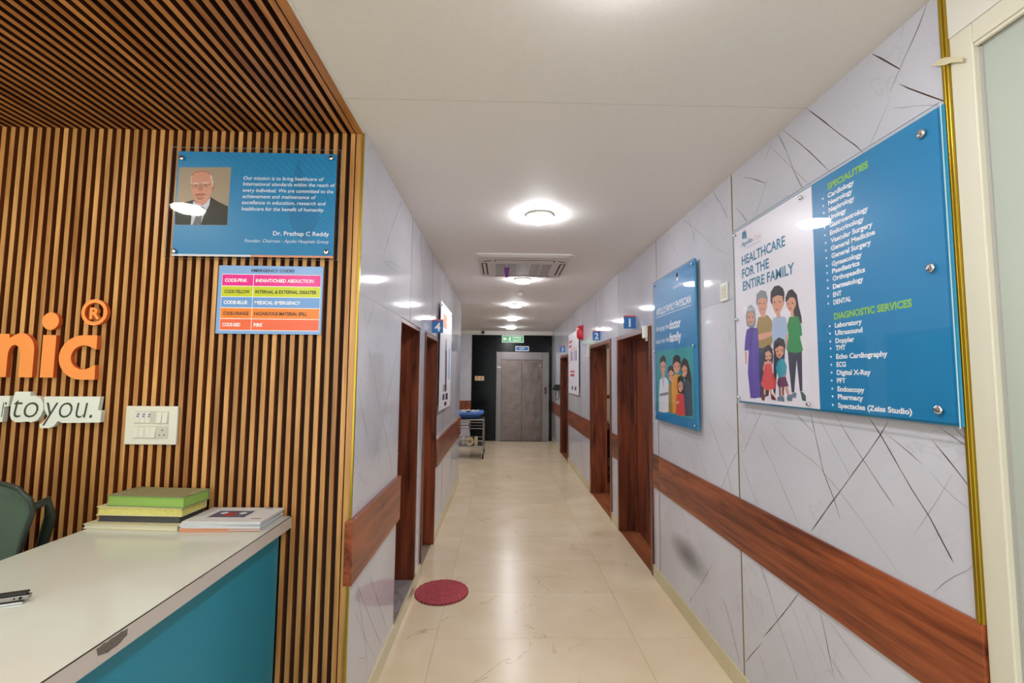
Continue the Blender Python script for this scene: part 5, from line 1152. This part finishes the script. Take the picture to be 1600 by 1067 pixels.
build('housing', MB().box(ex0, ex1, eyy, eyy+0.018, ez0, ez1), 'exit_white', ex, bevel=0.003)
build('green_field', MB().box(ex0+0.012, ex0+0.27, eyy-0.001, eyy, ez0+0.012, ez1-0.012).box(ex0+0.278, ex1-0.012, eyy-0.001, eyy, ez0+0.012, ez1-0.012), 'exit_green', ex)
q = MB(); ya = eyy-0.0015
def efl(pts): q.flat([(ex0+a, ya, ez0+b) for a, b in pts])
efl([(0.025, 0.088), (0.065, 0.135), (0.065, 0.105), (0.120, 0.105), (0.120, 0.070), (0.065, 0.070), (0.065, 0.040)])
efl([(0.165, 0.110), (0.195, 0.122), (0.215, 0.105), (0.235, 0.112), (0.235, 0.100), (0.213, 0.090), (0.203, 0.075), (0.225, 0.045), (0.222, 0.022), (0.210, 0.022), (0.208, 0.042), (0.188, 0.060), (0.172, 0.040), (0.148, 0.040), (0.148, 0.052), (0.166, 0.054), (0.182, 0.080), (0.180, 0.098)])
q.lathe([(0.012, 0), (0.012, -0.0005)], (ex0+0.207, ya, ez0+0.137), 1, 12)
put_text(q, 'FIRE', (ex0+0.305, ya, ez0+0.098), U, W, 0.045, 0.17, bold=0.02); put_text(q, 'EXIT', (ex0+0.305, ya, ez0+0.032), U, W, 0.045, 0.17, bold=0.02)
build('pictogram', q, 'exit_white', ex, kind='stuff')
build('hanger', MB().tube([(0.05, eyy+0.009, ez1), (0.05, eyy+0.009, ZC)], 0.004).tube([(0.45, eyy+0.009, ez1), (0.45, eyy+0.009, ZC)], 0.004), 'steel', ex)
lf_ = thing('lift_sign', 'small blue sign reading LIFT just above the lift doors', 'sign', (0.48, YE-0.01, 2.26))
build('plate', MB().box(0.318, 0.655, YE-0.012, YE-0.003, 2.215, 2.340), 'print_white', lf_); build('blue_field', MB().box(0.336, 0.637, YE-0.0130, YE-0.012, 2.233, 2.322), 'sign_number_blue', lf_)
q = MB(); put_text(q, 'LIFT', (0.487, YE-0.0134, 2.258), U, W, 0.040, 0.125, bold=0.02, center=True); build('lettering', q, 'print_white', lf_, kind='stuff')
s2 = thing('wall_switch', 'cream switch plate with two rocker modules on the black granite', 'switch', (-0.57, YE, 1.54))
build('plate', MB().box(-0.680, -0.455, YE-0.014, YE-0.003, 1.475, 1.585), 'roll_cream', s2, bevel=0.002)
build('rocker', MB().box(-0.650, -0.585, YE-0.017, YE-0.014, 1.49, 1.57), 'salmon', s2, bevel=0.001); build('rocker', MB().box(-0.550, -0.485, YE-0.017, YE-0.014, 1.49, 1.57), 'salmon', s2, bevel=0.001)

# ================================================================= MEDICAL TROLLEY IN THE ALCOVE
ty0, ty1, tx0, tx1 = 9.00, 9.55, -1.02, -0.36
tr = thing('trolley', 'tubular steel medical trolley on castors standing in the alcove by the lift', 'trolley', ((tx0+tx1)/2, (ty0+ty1)/2, 0))
for x in (tx0, tx1):
    for yy in (ty0, ty1):
        build('leg', MB().tube([(x, yy, 0.12), (x, yy, 0.741)], 0.012, 10), 'steel', tr)
        c2 = build('castor', MB().tube([(x-0.014, yy-0.02, 0.052), (x+0.014, yy-0.02, 0.052)], 0.051, 20), 'rubber', tr)
        build('fork', MB().box(x-0.022, x-0.017, yy-0.03, yy+0.012, 0.045, 0.115).box(x+0.017, x+0.022, yy-0.03, yy+0.012, 0.045, 0.115).box(x-0.022, x+0.022, yy-0.015, yy+0.012, 0.108, 0.125), 'steel', c2)
def rail_loop(z, r=0.008): return MB().tube([(tx0, ty0, z), (tx1, ty0, z), (tx1, ty1, z), (tx0, ty1, z)], r, 8, closed=True)
for z in (0.235, 0.345, 0.575, 0.690, 0.735): build('rail', MB().tube([(tx0, ty0, z), (tx1, ty0, z)], 0.008, 8).tube([(tx1, ty0, z), (tx1, ty1, z)], 0.008, 8).tube([(tx1, ty1, z), (tx0, ty1, z)], 0.008, 8).tube([(tx0, ty1, z), (tx0, ty0, z)], 0.008, 8), 'steel', tr)
build('lower_shelf', MB().box(tx0, tx1, ty0, ty1, 0.236, 0.246), 'steel', tr, bevel=0.002); build('top_shelf', MB().box(tx0-0.01, tx1+0.01, ty0-0.01, ty1+0.01, 0.742, 0.756), 'steel', tr, bevel=0.002)
bx = thing('blue_tray', 'padded blue tray on top of the trolley', 'tray', (-0.70, 9.26, 0.757))
m_ = MB(); n = 28; prof = [(0.55, 0.0), (0.80, 0.006), (0.98, 0.05), (1.0, 0.085), (0.95, 0.115), (0.86, 0.112), (0.80, 0.07), (0.6, 0.055), (0.0, 0.05)]; vs = []
for r_, h_ in prof:
    for i in range(n):
        a = math.tau*i/n; ca, sa = math.cos(a), math.sin(a); px = 0.34*r_*math.copysign(abs(ca)**0.6, ca); py = 0.27*r_*math.copysign(abs(sa)**0.6, sa)
        vs.append((-0.70+px, 9.27+py, 0.758+h_+(0.015*(px/0.34+1) if r_ > .7 else 0)))
m_.add(vs, [(k*n+i, k*n+(i+1) % n, (k+1)*n+(i+1) % n, (k+1)*n+i) for k in range(len(prof)-1) for i in range(n)]+[tuple(range(n))[::-1]], 0, True); build('tray_body', m_, 'bag_blue', bx)
build('dark_piping', MB().tube([vs[2*n+i] for i in range(n)], 0.010, 6, closed=True), 'bag_dark', bx)
def cloth(name, label, cx, cy, z, sx, sy, h, mat_, seed, group=None):
    rr = random.Random(seed); nx, ny = 12, 8; vs = []
    for j in range(ny+1):
        for i in range(nx+1):
            u, v = i/nx*2-1, j/ny*2-1; e = max(0, 1-max(abs(u), abs(v))**4)
            vs.append((cx+u*sx/2+rr.uniform(-.006, .006), cy+v*sy/2+rr.uniform(-.006, .006), z+0.004+h*e*(0.65+0.35*math.sin(u*7+seed)*math.cos(v*5))))
    b = len(vs); vs += [(x, y, z) for x, y, _ in vs]; w_ = nx+1
    fs = [(j*w_+i, j*w_+i+1, (j+1)*w_+i+1, (j+1)*w_+i) for j in range(ny) for i in range(nx)]
    ed = list(range(w_))+[j*w_+nx for j in range(1, ny+1)]+[ny*w_+i for i in range(nx-1, -1, -1)]+[j*w_ for j in range(ny-1, 0, -1)]
    fs += [(a, b+a, b+c2, c2) for a, c2 in zip(ed, ed[1:]+ed[:1])]+[tuple(b+i for i in ed)[::-1]]
    return tagp(build(name, MB().add(vs, fs, 0, True), mat_, loc=(cx, cy, z)), label, 'cloth', group)
cloth('folded_sheet', 'crumpled white sheet piled in the blue tray', -0.66, 9.315, 0.835, 0.42, 0.21, 0.085, 'cloth_white', 2)
tagp(build('black_pouch', MB().box(-0.70, -0.62, 9.07, 9.115, 0.876, 0.905), 'black_plastic', loc=(-0.66, 9.09, 0.876), bevel=0.006), 'small black pouch at the front edge of the blue tray', 'pouch')
for (x, rz, l_) in ((-0.78, 0.5, 'white strap bundle at the left of the blue tray'), (-0.56, -0.4, 'white strap bundle at the right of the blue tray')):
    P_ = [(x+0.10*math.cos(t+rz), 9.14+0.05*math.sin(t), 0.905+0.012*math.sin(2*t)) for t in [i*math.tau/18 for i in range(18)]]
    tagp(build('strap', MB().tube(P_, 0.009, 6, closed=True), 'cloth_white', loc=(x, 9.14, 0.90)), l_, 'strap', 'straps in the blue tray')
rl = thing('tape_roll', 'cream roll with a brown core standing on the lower shelf of the trolley', 'roll', (-0.62, 9.08, 0.247))
def ringmesh(cx, cy, cz, R, r, L_):
    m_ = MB(); n = 24; vs = []
    for rad, y_ in ((R, 0), (R, L_), (r, L_), (r, 0)):
        for i in range(n): a = math.tau*i/n; vs.append((cx+rad*math.cos(a), cy+y_, cz+rad*math.sin(a)))
    m_.add(vs, [(k*n+i, ((k+1) % 4)*n+i, ((k+1) % 4)*n+(i+1) % n, k*n+(i+1) % n) for k in range(4) for i in range(n)], 0); return m_
build('roll', ringmesh(-0.62, 9.03, 0.327, 0.080, 0.045, 0.09), 'roll_cream', rl); build('core', ringmesh(-0.62, 9.035, 0.327, 0.045, 0.028, 0.08), 'salmon', rl)
tagp(build('small_carton', MB().box(-0.53, -0.47, 9.06, 9.16, 0.247, 0.41), 'roll_cream', loc=(-0.5, 9.1, 0.247), bevel=0.003), 'small cream carton beside the roll on the lower shelf', 'box')
tagp(build('white_box', MB().box(-0.77, -0.71, 9.10, 9.20, 0.247, 0.425), 'cloth_white', loc=(-0.74, 9.15, 0.247), bevel=0.003), 'narrow white box left of the roll on the lower shelf', 'box')
tagp(build('hanging_tube', MB().tube([(-0.60, 9.02, 0.735), (-0.63, 9.02, 0.65), (-0.62, 9.02, 0.55), (-0.60, 9.02, 0.45)], 0.010, 8), 'rubber', loc=(-0.6, 9.02, 0.74)), 'dark tube hanging from the top rail of the trolley', 'tube')

# ================================================================= CONSULTING ROOM (through doorway 2)
ct = thing('consulting_desk', 'dark wood desk just visible through doorway 2', 'desk', (2.0, 8.0, 0))
build('top', MB().box(1.60, 2.9, 7.62, 8.30, 0.72, 0.75), 'frame_wood_horizontal', ct, bevel=0.002)
for x in (1.62, 2.86): build('side_panel', MB().box(x, x+0.02, 7.66, 8.28, 0.0, 0.72), 'frame_wood', ct)
build('modesty_panel', MB().box(1.64, 2.86, 8.05, 8.07, 0.2, 0.72), 'frame_wood', ct)
wb_ = MB(); wb_.lathe([(0.11, 0), (0.14, 0.03), (0.14, 0.09), (0.10, 0.12), (0.09, 0.15), (0.0, 0.155)], (1.93, 7.85, 0.751), 2, 20)
tagp(build('basin', wb_, 'cloth_white', loc=(1.93, 7.85, 0.751)), 'white round container on the desk seen through doorway 2', 'container')
pc_ = thing('visitor_chair', 'black chair seen through doorway 2', 'chair', (1.86, 7.25, 0))
build('seat', MB().box(1.68, 2.10, 7.10, 7.50, 0.40, 0.46), 'black_plastic', pc_, bevel=0.015); build('backrest', MB().box(1.68, 2.10, 7.06, 7.10, 0.30, 0.74), 'black_plastic', pc_, bevel=0.012)
for x in (1.70, 2.08):
    for yy in (7.12, 7.48): build('leg', MB().tube([(x, yy, 0), (x, yy, 0.40)], 0.012), 'black_plastic', pc_)

# ================================================================= ROUND RED MAT
mx0, my0, mr = -0.43, 3.525, 0.198
rm = thing('round_mat', 'round crimson looped doormat on the beige tiles by the left doorway', 'mat', (mx0, my0, 0.0005))
build('backing', MB().lathe([(mr-0.004, 0.0005), (mr, 0.004), (mr-0.003, 0.010), (0.0, 0.011)], (mx0, my0, 0), 2, 40), 'mat_dark', rm)
rr = random.Random(4); vs = []; fs = []; ga = math.pi*(3-math.sqrt(5)); NB = 900
for k in range(NB):
    r = (mr-0.004)*math.sqrt((k+0.5)/NB); a = k*ga; x, y_ = mx0+r*math.cos(a)+rr.uniform(-.0015, .0015), my0+r*math.sin(a)+rr.uniform(-.0015, .0015); s_ = rr.uniform(0.0048, 0.0068); h = rr.uniform(0.006, 0.011)
    b = len(vs); t0 = rr.random()*6
    for rad, hh in ((1, 0.0), (0.8, 0.6)):
        for i in range(5): vs.append((x+s_*rad*math.cos(t0+i*math.tau/5), y_+s_*rad*math.sin(t0+i*math.tau/5), 0.008+h*hh))
    vs.append((x, y_, 0.008+h))
    for i in range(5): fs += [(b+i, b+(i+1) % 5, b+5+(i+1) % 5, b+5+i), (b+5+i, b+5+(i+1) % 5, b+10)]
build('looped_pile', MB().add(vs, fs, 0, True), 'mat_red', rm, kind='stuff')
